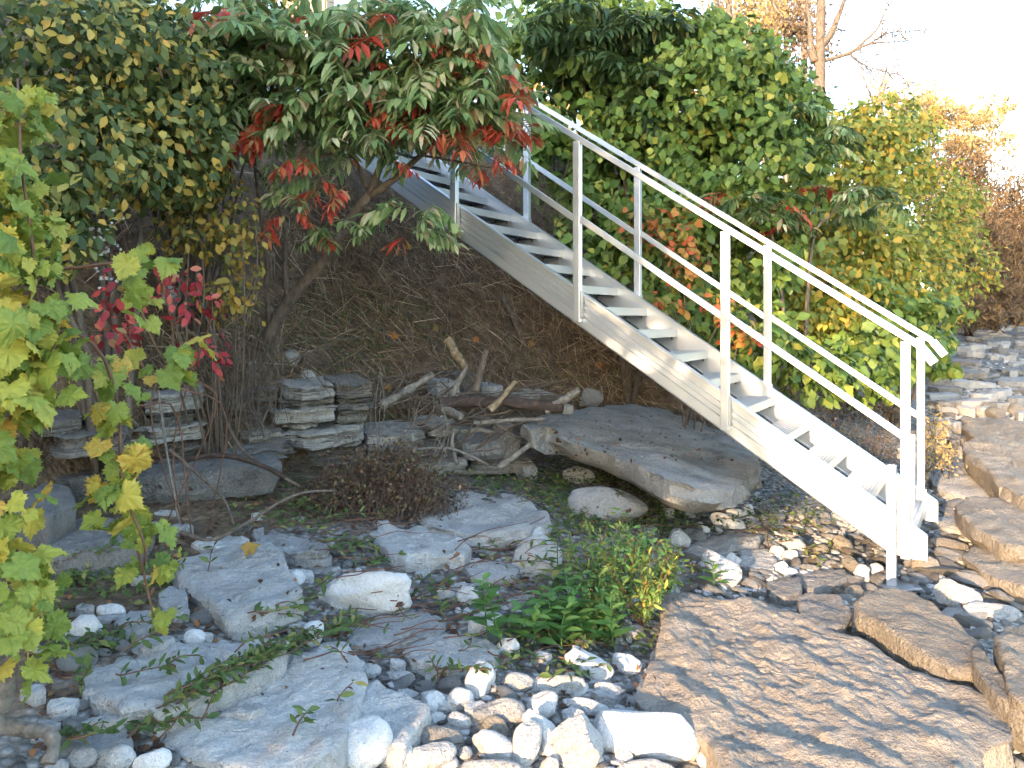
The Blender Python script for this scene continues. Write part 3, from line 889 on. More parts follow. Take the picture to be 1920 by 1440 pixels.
# loose stones: px, py, w, h, angle, material, label, options
ST = [
    (158, 1181, 70, 52, -18, 'white', 'smooth white round boulder at left below the grape leaves', {}),
    (208, 1146, 58, 30, 10, 'white', 'white half buried stone just above the white round boulder', {}),
    (364, 1196, 44, 30, 5, 'white', 'white stone with black specks behind the vine crossed slab', {}),
    (551, 1084, 42, 34, 15, 'white', 'bright white stone at the right corner of the thick pitted slab', {}),
    (534, 1067, 15, 13, 0, 'white', 'tiny pale pebble touching the bright white stone by the pitted slab', {}),
    (682, 1112, 182, 66, -2, 'white', 'long white block with pitted top in the middle left', dict(boxy=0.7, facets=8, third=0.9, name='boulder')),
    (585, 1190, 46, 52, 30, 'white', 'white stone with rounded top right of the vine crossed slab', {}),
    (982, 1002, 80, 44, 0, 'white', 'cream white flat stone above the grey leaning boulder', {}),
    (1008, 1052, 92, 88, 35, 'pale', 'grey leaning boulder beside the tall goldenrod stem', dict(facets=9, name='boulder')),
    (845, 1067, 28, 18, 0, 'pale', 'small pale stone left of the flaky rock', {}),
    (876, 1118, 46, 38, 10, 'pale', 'pale lumpy stone among the hanging vines in the centre', {}),
    (835, 1113, 36, 22, 0, 'pale', 'small pale stone left of the lumpy stone in the centre', {}),
    (952, 1217, 40, 44, 70, 'white', 'white upright stone at the foot of the mint plants', {}),
    (900, 1276, 56, 72, 10, 'white', 'tall white rounded stone below the pale rounded slab', {}),
    (862, 1313, 54, 44, -15, 'white', 'white round stone left of the grey flat stone with sunlit tip', {}),
    (812, 1318, 42, 46, 60, 'white', 'small white stone right of the five sided slab', {}),
    (680, 1398, 96, 112, 55, 'white', 'big smooth white oval stone at the bottom edge', dict(facets=3, nz=0.07, name='boulder')),
    (820, 1382, 104, 40, 5, 'dark', 'dark flat rock below the small white stones', dict(facets=8)),
    (862, 1351, 50, 34, 15, 'pale', 'small grey stone between white round stones in the bottom middle', {}),
    (810, 1347, 54, 24, -8, 'pale', 'thin flat stone under the small white stone', {}),
    (936, 1334, 102, 48, 5, 'lime', 'grey flat stone with sunlit tip in the bottom middle', dict(facets=8, boxy=0.4)),
    (930, 1364, 56, 40, 35, 'tan', 'tan stone with a patch of sunlight in the bottom middle', {}),
    (926, 1399, 88, 50, 22, 'white', 'white egg shaped stone with a sunlit end near the bottom edge', {}),
    (985, 1396, 56, 92, 25, 'pale', 'long grey stone standing right of the egg shaped stone', {}),
    (1018, 1372, 54, 92, -40, 'white', 'long white stone leaning over the grey standing stone', {}),
    (1020, 1322, 66, 52, -5, 'white', 'white rounded stone with dark lower side in the bottom middle', {}),
    (1088, 1396, 112, 100, 30, 'lime', 'grey angular boulder left of the big white log shaped stone', dict(facets=10, cut=(0.55, 0.85), name='boulder', sharp=30)),
    (1212, 1378, 206, 84, 6, 'white', 'big white log shaped stone against the rippled slab', dict(facets=4, boxy=0.55, nz=0.05, name='boulder')),
    (1106, 1249, 100, 46, 33, 'white', 'white oblong stone sloping down right of the mint plants', dict(boxy=0.4)),
    (1173, 1246, 62, 36, 26, 'white', 'short white stone touching the left edge of the rippled slab', dict(boxy=0.4)),
    (970, 1280, 62, 36, 0, 'lime', 'grey flat stone right of the tall white rounded stone', dict(facets=8)),
    (1042, 1286, 112, 36, 2, 'pale', 'long low grey stone below the mint plants', dict(facets=8, boxy=0.4)),
    (1100, 1326, 94, 32, 12, 'pale', 'narrow pale stone above the grey angular boulder', {}),
    (1143, 1298, 62, 32, 15, 'pale', 'pale stone under the lower end of the white oblong stone', {}),
    (1213, 1326, 46, 38, 30, 'tan', 'small tan stone wedged above the log shaped stone', {}),
    (755, 1416, 52, 44, 0, 'pale', 'small grey stone right of the big white oval stone', dict(facets=8)),
    (806, 1418, 104, 46, -15, 'lime', 'grey flat angular stone at the bottom edge below the dark rock', dict(facets=9)),
    (925, 1446, 124, 44, 5, 'lime', 'grey flat stone cut by the bottom edge below the egg shaped stone', dict(facets=8)),
    (873, 1412, 28, 26, 0, 'lime', 'tiny grey stone left of the egg shaped stone', {}),
    (1210, 1446, 124, 42, 0, 'lime', 'grey stone cut by the bottom edge under the log shaped stone', dict(facets=8)),
    (1080, 1346, 58, 32, 12, 'pale', 'grey stone between the narrow pale stone and the angular boulder', {}),
    (1031, 1434, 36, 30, 0, 'pale', 'little grey stone at the bottom edge left of the angular boulder', {}),
    (1013, 1236, 40, 30, 0, 'lime', 'small grey stone under the mint leaves', {}),
    (1331, 1424, 54, 46, 40, 'white', 'white stone at the bottom edge right of the log shaped stone', {}),
    (1170, 1418, 34, 26, 0, 'pale', 'small pale stone under the left end of the log shaped stone', {}),
    (224, 1422, 60, 46, 0, 'pale', 'pale stone second from the left along the bottom edge', {}),
    (284, 1428, 72, 46, -15, 'white', 'bright white stone at the bottom left beside the largest slab', {}),
    (150, 1420, 66, 44, 0, 'lime', 'bluish angular stone in the bottom left corner', dict(facets=9)),
    (104, 1440, 50, 36, 0, 'lime', 'bluish grey stone leftmost along the bottom edge', dict(facets=9)),
    (695, 1258, 40, 26, 0, 'pale', 'small grey stone under vines right of the largest slab', {}),
    (757, 1272, 48, 26, 10, 'pale', 'small pale stone under vines above the five sided slab', {}),
    (590, 1056, 46, 30, 30, 'lime', 'grey angular stone right of the fissured slab', dict(facets=9)),
    (1137, 946, 158, 64, 4, 'lime', 'rounded grey boulder on the grass below the propped slab', dict(facets=5, name='boulder')),
    (990, 886, 46, 42, 0, 'lime', 'grey cube like stone under the sloping driftwood branch', dict(facets=9, cut=(0.55, 0.8))),
    (1085, 892, 62, 34, 0, 'pale', 'cream stone in the shadow of the propped slab', dict(facets=8)),
    (1109, 746, 40, 52, 80, 'lime', 'dark pyramid shaped stone standing behind the propped slab', dict(facets=9, cut=(0.45, 0.8), tilt=75)),
    (1362, 978, 74, 28, 18, 'white', 'white flat stone lying on the grass left of the lower stair', dict(third=0.5)),
    (1384, 964, 48, 20, 12, 'white', 'second white flat stone just behind the first on the grass', dict(third=0.5)),
    (1403, 957, 26, 24, -40, 'white', 'small white stone leaning on the white flat stones', {}),
    (1320, 993, 26, 14, 10, 'white', 'small white pebble left of the white flat stone', {}),
    (1273, 1009, 46, 36, 15, 'pale', 'pale stone at the left end of the bluish flat rock', {}),
    (1351, 1066, 84, 46, 40, 'pale', 'grey oblong boulder behind the young green herb', dict(boxy=0.3)),
    (1373, 1053, 30, 24, 45, 'white', 'small white block leaning on the grey oblong boulder', dict(boxy=0.5)),
    (1488, 1022, 46, 34, 15, 'pale', 'largest pale pebble on the bank left of the stair', {}),
    (1458, 1037, 30, 28, 30, 'pale', 'pale triangular stone in the pebbles left of the stair', dict(facets=9)),
    (1482, 1044, 30, 22, 0, 'pale', 'square pale stone right of the triangular stone', dict(boxy=0.5)),
    (1404, 1020, 34, 18, 18, 'white', 'pale oval pebble on the bluish flat rock', {}),
    (1479, 1073, 38, 16, 3, 'white', 'white oval pebble in the pebbles above the dark block', {}),
    (1462, 1064, 34, 18, -25, 'white', 'white oblong pebble resting on another pebble left of the stair', {}),
    (1598, 1060, 50, 26, 50, 'tan', 'narrow tan stone standing beside the sunlit white stone', {}),
    (1617, 1075, 36, 30, 60, 'white', 'sunlit white stone left of the stair leg', {}),
    (1643, 1068, 28, 24, 10, 'white', 'small white stone touching the stair leg', {}),
    (1578, 1020, 44, 30, 40, 'tan', 'sunlit tan stone close below the stringer', dict(facets=8)),
    (1538, 1029, 34, 18, 5, 'tan', 'small sunlit tan stone among pebbles below the stringer', {}),
    (1599, 1112, 28, 40, 60, 'tan', 'small tan stone at the left tip of the thick brown slab', {}),
    (1522, 1100, 44, 26, 0, 'lime', 'grey chunk behind the dark grey flat rock', dict(facets=9)),
    (1796, 1120, 84, 50, 30, 'pale', 'rounded boulder with a sunlit side right of the stair leg', dict(name='boulder', boxy=0.3)),
    (1778, 1022, 78, 26, 8, 'tan', 'flat sunlit stone just right of the stair foot', dict(third=0.5)),
    (1735, 1060, 56, 34, 10, 'tan', 'tan stone directly beside the base plate', dict(facets=8)),
    (1862, 1015, 36, 24, 30, 'tan', 'small sunlit stone under the slab at the right edge', {}),
    (1860, 1148, 110, 40, 5, 'lime', 'flat bluish rock behind the rightmost brown slab', dict(third=0.5, facets=8)),
    (1901, 1098, 30, 20, 0, 'tan', 'small warm pebble at the right edge above the bluish flat rock', {}),
    (1866, 776, 40, 26, 10, 'tan', 'warm squarish stone behind the brown slab at right', {}),
    (1905, 768, 34, 24, 0, 'tan', 'warm stone at the right edge behind the brown slab', {}),
]
for s_ in ST:
    o_ = dict(s_[7])
    stone(*s_[:7], **o_)

# ------------------------------------------------------------------ rock ledges of the bank
def ledge(label, blocks, group=None):
    """blocks: x0, x1, y0, y1 in photo pixels of the front face, depth Y left and right, run back, material, layers"""
    b0 = blocks[-1]
    base = P((b0[0] + b0[1]) / 2, b0[3], (b0[4] + b0[5]) / 2)
    t = thing('rock_ledge', label, 'rock ledge', base, group)
    for x0, x1, y0, y1, Ya, Yb, run, mat, lay in blocks:
        A, B = P(x0, 0, Ya), P(x1, 0, Yb)
        zt = (P(0, y0, Ya)[2] + P(0, y0, Yb)[2]) / 2
        zb = (P(0, y1, Ya)[2] + P(0, y1, Yb)[2]) / 2
        d = np.array([NX, NY]) * 0.4 + np.array([0, 1]) * 0.6
        d = d / np.linalg.norm(d) * run
        poly = [A[:2], A[:2] * .66 + B[:2] * .34 - d * .12, A[:2] * .33 + B[:2] * .67 - d * .08, B[:2], B[:2] + d, A[:2] + d]
        c = np.mean(poly, 0)
        V, T = slab_mesh(poly, lambda x, y: np.full(np.shape(x), zt) + 0.05 * (y - c[1]), zt - zb, seed=int(x0 + y0 * 3), segs=110, nr=7, jit=0.10, layers=(lay + 2 if mat.startswith('ledge') else lay), rough=0.014, bevel=0.1, taper=0.9)
        put_rock('rock_layer', V, T, M[mat], None, None, parent=t, sharp=30)
    return t


ledge('stack of thin cream limestone layers under the sumac trunk', [
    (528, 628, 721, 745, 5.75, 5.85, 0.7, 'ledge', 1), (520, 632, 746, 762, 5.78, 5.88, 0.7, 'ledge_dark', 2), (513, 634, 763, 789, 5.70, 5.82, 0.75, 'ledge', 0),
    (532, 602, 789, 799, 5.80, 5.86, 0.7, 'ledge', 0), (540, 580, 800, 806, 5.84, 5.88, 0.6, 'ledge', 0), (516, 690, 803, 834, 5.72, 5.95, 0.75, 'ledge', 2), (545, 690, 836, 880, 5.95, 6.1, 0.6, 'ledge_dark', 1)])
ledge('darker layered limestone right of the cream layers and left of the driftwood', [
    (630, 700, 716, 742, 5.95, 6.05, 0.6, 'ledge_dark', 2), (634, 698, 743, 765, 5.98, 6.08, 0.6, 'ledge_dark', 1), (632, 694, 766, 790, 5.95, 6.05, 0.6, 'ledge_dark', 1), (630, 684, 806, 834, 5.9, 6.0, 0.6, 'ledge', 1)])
ledge('weathered grey ledge with thin layers behind the hanging vine strand', [
    (268, 388, 735, 768, 5.0, 5.2, 0.7, 'ledge', 3), (262, 362, 769, 795, 5.02, 5.2, 0.7, 'ledge_dark', 2), (240, 384, 796, 824, 4.95, 5.15, 0.75, 'ledge', 2), (260, 380, 826, 850, 5.05, 5.2, 0.7, 'ledge_dark', 1)])
ledge('long thick grey block ledge below the weathered ledge at left', [
    (262, 520, 876, 934, 4.72, 4.98, 0.55, 'speckle', 0), (272, 478, 936, 962, 4.8, 5.0, 0.5, 'ledge', 2), (300, 470, 963, 985, 4.85, 5.0, 0.45, 'ledge_dark', 2)])
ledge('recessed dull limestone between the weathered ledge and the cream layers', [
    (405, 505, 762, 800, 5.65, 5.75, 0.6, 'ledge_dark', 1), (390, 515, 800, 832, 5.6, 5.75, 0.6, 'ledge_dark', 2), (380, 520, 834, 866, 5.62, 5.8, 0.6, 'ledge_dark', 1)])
ledge('pale broken ledge under the driftwood pile', [
    (805, 868, 796, 815, 6.3, 6.35, 0.5, 'ledge', 0), (868, 975, 822, 858, 6.15, 6.25, 0.6, 'lime', 0), (880, 1006, 858, 884, 6.2, 6.3, 0.5, 'ledge_dark', 0), (925, 965, 795, 824, 6.2, 6.2, 0.4, 'ledge', 0)])
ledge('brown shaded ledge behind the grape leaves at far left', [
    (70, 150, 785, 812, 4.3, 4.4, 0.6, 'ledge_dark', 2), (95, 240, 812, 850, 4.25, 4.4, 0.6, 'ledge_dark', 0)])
ledge('heap of small grey rocks behind the dark driftwood log', [
    (820, 860, 715, 745, 6.7, 6.7, 0.3, 'lime', 0), (850, 905, 702, 735, 6.9, 6.9, 0.3, 'ledge_dark', 0), (905, 945, 722, 750, 6.85, 6.85, 0.3, 'lime', 0)])
ledge('small pale rocks along the top of the propped slab', [
    (975, 1003, 742, 760, 6.9, 6.9, 0.25, 'pale', 0), (1000, 1040, 737, 760, 6.95, 6.95, 0.3, 'lime', 0), (1020, 1056, 742, 766, 6.85, 6.85, 0.3, 'ledge_dark', 0), (1055, 1075, 760, 776, 6.75, 6.75, 0.2, 'lime', 0)])
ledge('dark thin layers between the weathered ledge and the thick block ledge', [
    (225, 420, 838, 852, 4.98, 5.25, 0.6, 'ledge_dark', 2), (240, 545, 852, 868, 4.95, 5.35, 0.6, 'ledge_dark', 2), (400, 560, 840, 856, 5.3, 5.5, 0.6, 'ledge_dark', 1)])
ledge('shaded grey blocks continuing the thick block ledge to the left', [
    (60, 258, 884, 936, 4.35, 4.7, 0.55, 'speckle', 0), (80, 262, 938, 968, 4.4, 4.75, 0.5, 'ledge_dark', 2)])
ledge('low grey layers between the cream layers and the pale broken ledge', [
    (690, 800, 812, 836, 6.05, 6.25, 0.6, 'ledge', 2), (676, 870, 838, 868, 6.0, 6.2, 0.6, 'ledge_dark', 2), (700, 880, 868, 896, 5.95, 6.1, 0.5, 'ledge', 1)])
ledge('dull grey layers behind the hanging roots', [
    (385, 470, 735, 762, 5.5, 5.6, 0.6, 'ledge_dark', 2), (440, 530, 806, 838, 5.55, 5.7, 0.6, 'ledge', 2), (455, 525, 726, 752, 5.75, 5.85, 0.5, 'ledge_dark', 2)])
stone(544, 672, 40, 36, 0, 'ledge', 'rounded brownish stone under the base of the sumac', facets=8, tilt=70)
stone(577, 706, 44, 26, 0, 'pale', 'small pale rock on top of the cream layers', facets=8, tilt=70)
stone(473, 686, 20, 20, 0, 'pale', 'little pale rock left below the sumac base', facets=8, tilt=70)
stone(414, 850, 34, 18, 0, 'pale', 'small white rock lying on the thick block ledge', facets=8, tilt=60)
stone(318, 556, 46, 34, 0, 'pale', 'pale rock showing behind the red creeper leaves', facets=8, tilt=60)

# ------------------------------------------------------------------ flat rocks running off along the shore
def poly_rand(c, ax, ay, ang, r):
    th = np.sort(r.uniform(0, 2 * np.pi, 9))
    q = np.stack([np.cos(th) * ax, np.sin(th) * ay], -1) * r.uniform(0.75, 1.1, (9, 1))
    ca, sa = math.cos(ang), math.sin(ang)
    return q @ np.array([[ca, sa], [-sa, ca]]) + c


rr = np.random.default_rng(5)
shore = []
for k in range(2600):
    v = 6.6 + 45 * rr.random() ** 1.6
    u = rr.uniform(-0.11 * v, 0.9 - 0.012 * v)
    sz = rr.uniform(0.14, 0.62) * (1 + v / 40) * (0.6 if k > 600 else 1)
    if all((u - a) ** 2 + ((v - b2) * 0.8) ** 2 > (0.72 * (sz + s2)) ** 2 for a, b2, s2 in shore):
        shore.append((u, v, sz))
shore = [q for q in shore if not (q[1] < 9.2 and q[0] > 0.1)]
for k, (u, v, sz) in enumerate(shore):
    c = np.array([NX * u + SX * v, NY * u + SY * v])
    px = CX + F * c[0] / c[1]
    if px > 2100:
        continue
    top0 = float(G(c[0], c[1])[0]) + rr.uniform(0.04, 0.14)
    g1, g2 = rr.uniform(-0.10, 0.10, 2)
    poly = poly_rand(c, sz, sz * rr.uniform(0.5, 0.8), rr.uniform(0, 3.1), rr)
    V, T = slab_mesh(poly, lambda x, y: top0 + g1 * (x - c[0]) + g2 * (y - c[1]), rr.uniform(0.12, 0.22), seed=900 + k, segs=40, nr=6, rough=0.012, jit=0.06)
    mt_ = ['lime', 'lime', 'dark', 'lime', 'dark'][rr.integers(5)]  # darker greys chosen so the shade on the far beach is in the colour
    put_rock('shore_slab', V, T, M[mt_], '%s flat slab on the %s shore beyond the stair foot' % ('dark grey' if mt_ == 'dark' else 'light grey', 'near' if v < 11 else 'middle' if v < 20 else 'distant'), 'shore slab', group='flat slabs receding along the shore')

# low rubble filling the ground between the big slabs of the foreground
rub = []
for k in range(1500):
    px, py = rr.uniform(40, 1250), rr.uniform(960, 1440)
    if len(rub) >= 95:
        break
    w = rr.uniform(34, 92) * (0.6 + (py - 960) / 700)
    if any(abs(px - a) < (w + w2) * 0.36 and abs(py - b2) < (w + w2) * 0.2 for a, b2, w2 in rub):
        continue
    rub.append((px, py, w))
for k, (px, py, w) in enumerate(rub):
    Yg = ghit(px, py)
    c = P(px, py, Yg)[:2]
    sz = w / 2 * Yg / F
    top0 = float(G(c[0], c[1])[0]) + rr.uniform(0.012, 0.045)
    g1, g2 = rr.uniform(-0.12, 0.12, 2)
    poly = poly_rand(c, sz, sz * rr.uniform(0.6, 0.9), rr.uniform(-0.5, 0.5), rr)
    mt_ = ['lime', 'pale', 'pale', 'lime', 'pale'][rr.integers(5)]
    V, T = slab_mesh(poly, lambda x, y: top0 + g1 * (x - c[0]) + g2 * (y - c[1]), 0.09, seed=3000 + k, segs=44, nr=7, rough=0.02, jit=0.06)
    put_rock('rubble_rock', V, T, M[mt_], 'low flat %s rubble rock half buried between the larger foreground slabs' % {'lime': 'mid grey', 'pale': 'pale grey'}[mt_], 'rock', group='rubble between the foreground slabs')

# ------------------------------------------------------------------ surface under a photo pixel
AV = np.vstack([s[0] for s in SURF])
offs = np.cumsum([0] + [len(s[0]) for s in SURF])
AT = np.vstack([s[1] + offs[i] for i, s in enumerate(SURF)])
NG = len(SURF[0][1])
BVH = BVHTree.FromPolygons([tuple(v) for v in AV.tolist()], [tuple(t) for t in AT.tolist()], all_triangles=True)
CAMP = Vector((0, 0, EYE))


def hit(px, py):
    d = Vector(((px - CX) / F, 1, -(py - HY) / F)).normalized()
    loc, nrm, idx, dist = BVH.ray_cast(CAMP, d, 120)
    if loc is None:
        return None
    if nrm.dot(d) > 0:
        nrm = -nrm
    return np.array(loc), np.array(nrm), idx < NG


def drop(x, y, z0=6):
    loc, nrm, idx, dist = BVH.ray_cast(Vector((x, y, z0)), Vector((0, 0, -1)), 50)
    return (np.array(loc), np.array(nrm), idx < NG) if loc is not None else (np.array([x, y, float(G(x, y)[0])]), np.array([0, 0, 1.0]), True)


# ------------------------------------------------------------------ angular broken rocks along the right shore
JAG = []
bmi = bmesh.new(); bmesh.ops.create_icosphere(bmi, subdivisions=3, radius=1)
ICO3 = (np.array([v.co[:] for v in bmi.verts]), np.array([[v.index for v in f.verts] for f in bmi.faces])); bmi.free()
for k in range(8):
    V = stone_shape(700 + k, ICO3, 14, (0.38, 0.75), 0.035, 0.3)
    JAG.append(V / np.abs(V).max(0) * [1, 0.66, 0.34])
jag_me = {}
for k in range(8):
    for mt in ('lime', 'tan', 'dark', 'pale'):
        jag_me[k, mt] = mesh('broken_rock', JAG[k], ICO3[1], M[mt])
        jag_me[k, mt].set_sharp_from_angle(angle=R(28))
for k in range(240):
    px = rr.uniform(1735, 1915); py = rr.uniform(690, 1200) if k % 3 else rr.uniform(640, 760)
    if px < 1800 and py < 760:
        continue
    h = hit(px, py)
    if h is None or not h[2]:
        continue
    s = rr.uniform(0.05, 0.13) * (1 + h[0][1] / 26)
    mt_ = ['lime', 'lime', 'tan', 'dark', 'pale'][rr.integers(5)]
    o = obj('broken_rock', jag_me[int(rr.integers(8)), mt_], None, h[0] + np.array([0, 0, s * 0.12]))
    o.rotation_euler = (rr.normal(0, 0.22), rr.normal(0, 0.22), rr.uniform(0, 6.28))
    o.scale = (s, s, s)
    tag(o, 'angular %s broken rock among the slabs %s the stair foot' % ({'lime': 'mid grey', 'tan': 'tan', 'dark': 'dark grey', 'pale': 'pale'}[mt_], 'beyond' if py < 880 else 'right of'), 'rock', 'broken rocks along the right shore')

# ------------------------------------------------------------------ pebbles
PEB = []
for k in range(7):
    V = stone_shape(400 + k, ICO2, 5, (0.6, 0.95), 0.12)
    V = V / np.abs(V).max(0)
    PEB.append(V * [1, 0.7, 0.33])
peb_me = {}
for k in range(7):
    for mt in ('pale', 'white', 'tan', 'lime', 'dark'):
        peb_me[k, mt] = mesh('pebble', PEB[k], ICO2[1], M[mt])
cand = []
zones = [((1290, 960, 1740, 1130), 700, 0.024, 0.075, ['pale', 'lime', 'tan', 'lime', 'dark']),
         ((1700, 960, 1920, 1180), 320, 0.025, 0.075, ['tan', 'lime', 'pale', 'dark']),
         ((620, 1280, 1340, 1440), 260, 0.02, 0.075, ['pale', 'lime', 'white', 'dark']),
         ((1780, 1380, 1920, 1440), 60, 0.02, 0.04, ['lime', 'pale', 'dark']),
         ((620, 1040, 1240, 1290), 200, 0.02, 0.06, ['pale', 'lime', 'dark']),
         ((60, 1140, 640, 1440), 110, 0.025, 0.07, ['pale', 'lime']),
         ((1720, 680, 1920, 960), 320, 0.03, 0.09, ['lime', 'pale', 'tan', 'dark'])]
for (x0, y0, x1, y1), cnt, s0, s1, mts in zones:
    for _ in range(cnt):
        px, py = rng.uniform(x0, x1), rng.uniform(y0, y1)
        h = hit(px, py)
        if h is None or not h[2]:
            continue
        s = s0 + (s1 - s0) * rng.random() ** 2
        cand.append((s * F / h[0][1], px, py, h[0], h[1], s, mts[rng.integers(len(mts))]))
cand.sort(key=lambda c: -c[0])
small = MB()


def peb_rot(nrm):
    z = np.array(nrm) + rng.normal(0, 0.25, 3); z /= np.linalg.norm(z)
    x = np.cross(z, rng.normal(size=3)); x /= np.linalg.norm(x)
    return np.column_stack([x, np.cross(z, x), z])


for i, (_, px, py, loc, nrm, s, mt) in enumerate(cand):
    Rm = peb_rot(nrm)
    c = loc + np.array([0, 0, s * 0.22])
    k = int(rng.integers(7))
    if i < 290:
        o = obj('pebble', peb_me[k, mt], None, c)
        o.rotation_euler = Matrix(Rm.tolist()).to_euler()
        o.scale = (s, s, s)
        cw = {'lime': 'mid grey', 'tan': 'tan', 'dark': 'dark grey', 'pale': 'pale grey', 'white': 'white'}[mt]
        if px < 1200:
            lb, gp = 'small loose %s pebble between the pale stones of the foreground' % cw, 'loose pebbles between the foreground stones'
        elif px < 1740:
            lb, gp = 'small loose flat %s pebble in the shingle left of the stair foot' % cw, 'loose shingle left of the stair foot'
        else:
            lb, gp = 'small loose %s pebble among the slabs right of the stair foot' % cw, 'loose pebbles among the slabs at right'
        tag(o, lb, 'pebble', gp)
    else:
        small.add(PEB[k] * s @ Rm.T + c, ICO2[1])
gs = MB()
for _ in range(5200):
    v = 1.5 + 16 * rng.random() ** 1.5
    u = rng.uniform(-2.5, 1.7) if v < 7 else rng.uniform(-0.12 * v, 0.9)
    x, y = NX * u + SX * v, NY * u + SY * v
    if not (0.8 < y) or abs(x / y) > 0.75:
        continue
    z = float(G(x, y)[0])
    s = rng.uniform(0.008, 0.026) * (1 + v / 14)
    gs.add(PEB[int(rng.integers(7))] * s @ peb_rot((0, 0, 1)).T + np.array([x, y, z + s * 0.15]), ICO2[1])
V, T = gs.arrays()
g_o = obj('gravel', mesh('gravel', V, T, M['pale']))
tag(g_o, 'fine grey gravel spread between the stones of the beach', 'gravel', kind='stuff')
if small.n:
    s_o = small.build('shingle', M['pale'])
    tag(s_o, 'tiny pale shingle stones scattered between the larger pebbles', 'shingle', kind='stuff')

# ------------------------------------------------------------------ leaves
def leaf_oval(w=0.25, curl=0.10, fold=0.10):
    y = np.array([0.0, 0.18, 0.42, 0.68, 0.88, 1.0])
    wd = w * np.array([0.02, 0.62, 1.0, 0.82, 0.38, 0.0])
    V, T = [], []
    for k in range(6):
        z = -curl * y[k] ** 2
        V += [(-wd[k], y[k], z + fold * wd[k] / w * 0.6), (0, y[k], z), (wd[k], y[k], z + fold * wd[k] / w * 0.6)]
    for k in range(5):
        a = 3 * k
        T += [(a, a + 1, a + 3), (a + 1, a + 4, a + 3), (a + 1, a + 2, a + 4), (a + 2, a + 5, a + 4)]
    return np.array(V), np.array(T)


def leaf_oval_low(w=0.27, curl=0.08, fold=0.10):
    V = [(0, 0, 0), (-w, 0.42, fold), (0, 0.45, 0), (w, 0.42, fold), (-w * .7, 0.75, fold * .6 - curl * .5), (0, 0.75, -curl * .5), (w * .7, .75, fold * .6 - curl * .5), (0, 1, -curl)]
    T = [(0, 2, 1), (0, 3, 2), (1, 2, 5), (1, 5, 4), (2, 3, 6), (2, 6, 5), (4, 5, 7), (5, 6, 7)]
    return np.array(V), np.array(T)


def lobed(half, curl, wave, seed, teeth=0.0, rings=2):
    r = np.random.default_rng(seed)
    h = np.array(half, float)
    out = np.vstack([h, (h * [-1, 1])[::-1][1:-1]])
    if teeth:
        m = np.vstack([out, out[:1]])
        fine = []
        for i in range(len(out)):
            a, b2 = m[i], m[i + 1]
            fine += [a, a * 0.5 + b2 * 0.5 - (0.5 * (a + b2) - np.array([0, 0.4])) * teeth]
        out = np.array(fine)
    c = np.array([0, 0.34])
    n_ = len(out)
    V = [np.append(c, 0.0)]
    for f in np.linspace(1 / rings, 1, rings):
        q = c + (out - c) * f
        rad = np.linalg.norm(q - c, axis=1)
        z = -curl * rad ** 2 + wave * f * np.sin(np.arange(n_) * 2 * np.pi / n_ * 5 + r.uniform(0, 6)) * 0.5 + 0.10 * np.abs(q[:, 0]) + wave * r.normal(0, 0.25, n_) * f
        V += list(np.column_stack([q, z]))
    T = []
    for j in range(n_):
        k = (j + 1) % n_
        T.append((0, 1 + k, 1 + j))
        for g in range(rings - 1):
            a, b2 = 1 + g * n_, 1 + (g + 1) * n_
            T += [(a + j, a + k, b2 + j), (a + k, b2 + k, b2 + j)]
    return np.array(V), np.array(T)


GRAPE = [(0.0, 0.06), (0.10, -0.06), (0.26, -0.10), (0.38, -0.02), (0.40, 0.10), (0.52, 0.20), (0.53, 0.34), (0.44, 0.40), (0.50, 0.54), (0.42, 0.63), (0.29, 0.66), (0.25, 0.78), (0.14, 0.86), (0.07, 0.96), (0.0, 1.06)]
MAPLE = [(0.0, 0.04), (0.16, -0.06), (0.40, 0.02), (0.36, 0.18), (0.56, 0.40), (0.36, 0.48), (0.30, 0.60), (0.16, 0.72), (0.0, 1.0)]
L_GRAPE = [lobed(GRAPE, c, w, k, 0.14) for k, (c, w) in enumerate([(0.30, 0.08), (0.55, 0.12), (0.1, 0.10), (0.8, 0.10), (0.4, 0.18), (-0.25, 0.12)])]
L_MAPLE = [lobed(MAPLE, c, w, k, 0.0, 1) for k, (c, w) in enumerate([(0.3, 0.06), (0.6, 0.1), (0.05, 0.08)])]
L_OVAL = [leaf_oval(0.27, c, f) for c, f in ((0.1, 0.10), (0.25, 0.05), (0.02, 0.16))]
L_OVLOW = [leaf_oval_low(0.27), leaf_oval_low(0.30, 0.2, 0.05)]
L_LANCE = [leaf_oval(0.15, 0.2, 0.06), leaf_oval(0.13, 0.05, 0.08), leaf_oval(0.17, 0.35, 0.04)]
L_LANLOW = [leaf_oval_low(0.16, 0.2, 0.05), leaf_oval_low(0.14, 0.05, 0.06)]
L_ASH = [leaf_oval_low(0.33, 0.15, 0.08), leaf_oval_low(0.25, 0.22, 0.05), leaf_oval_low(0.38, 0.08, 0.1), lobed(MAPLE, 0.3, 0.06, 3, 0.0, 1)]
L_NARROW = [(np.array([(0, 0, 0), (-0.12, 0.5, 0.04), (0.12, 0.5, 0.04), (0, 1, 0)]), np.array([(0, 2, 1), (1, 2, 3)]))]
L_QUAD = [(np.array([(0, 0, 0), (-0.26, 0.5, 0.06), (0.26, 0.5, 0.06), (0, 1, 0)]), np.array([(0, 2, 1), (1, 2, 3)]))]
L_BLADE = [(np.array([(-0.012, 0, 0), (0.012, 0, 0), (-0.010, 0.5, 0.05), (0.010, 0.5, 0.05), (0, 1, -0.05)]), np.array([(0, 1, 2), (1, 3, 2), (2, 3, 4)]))]


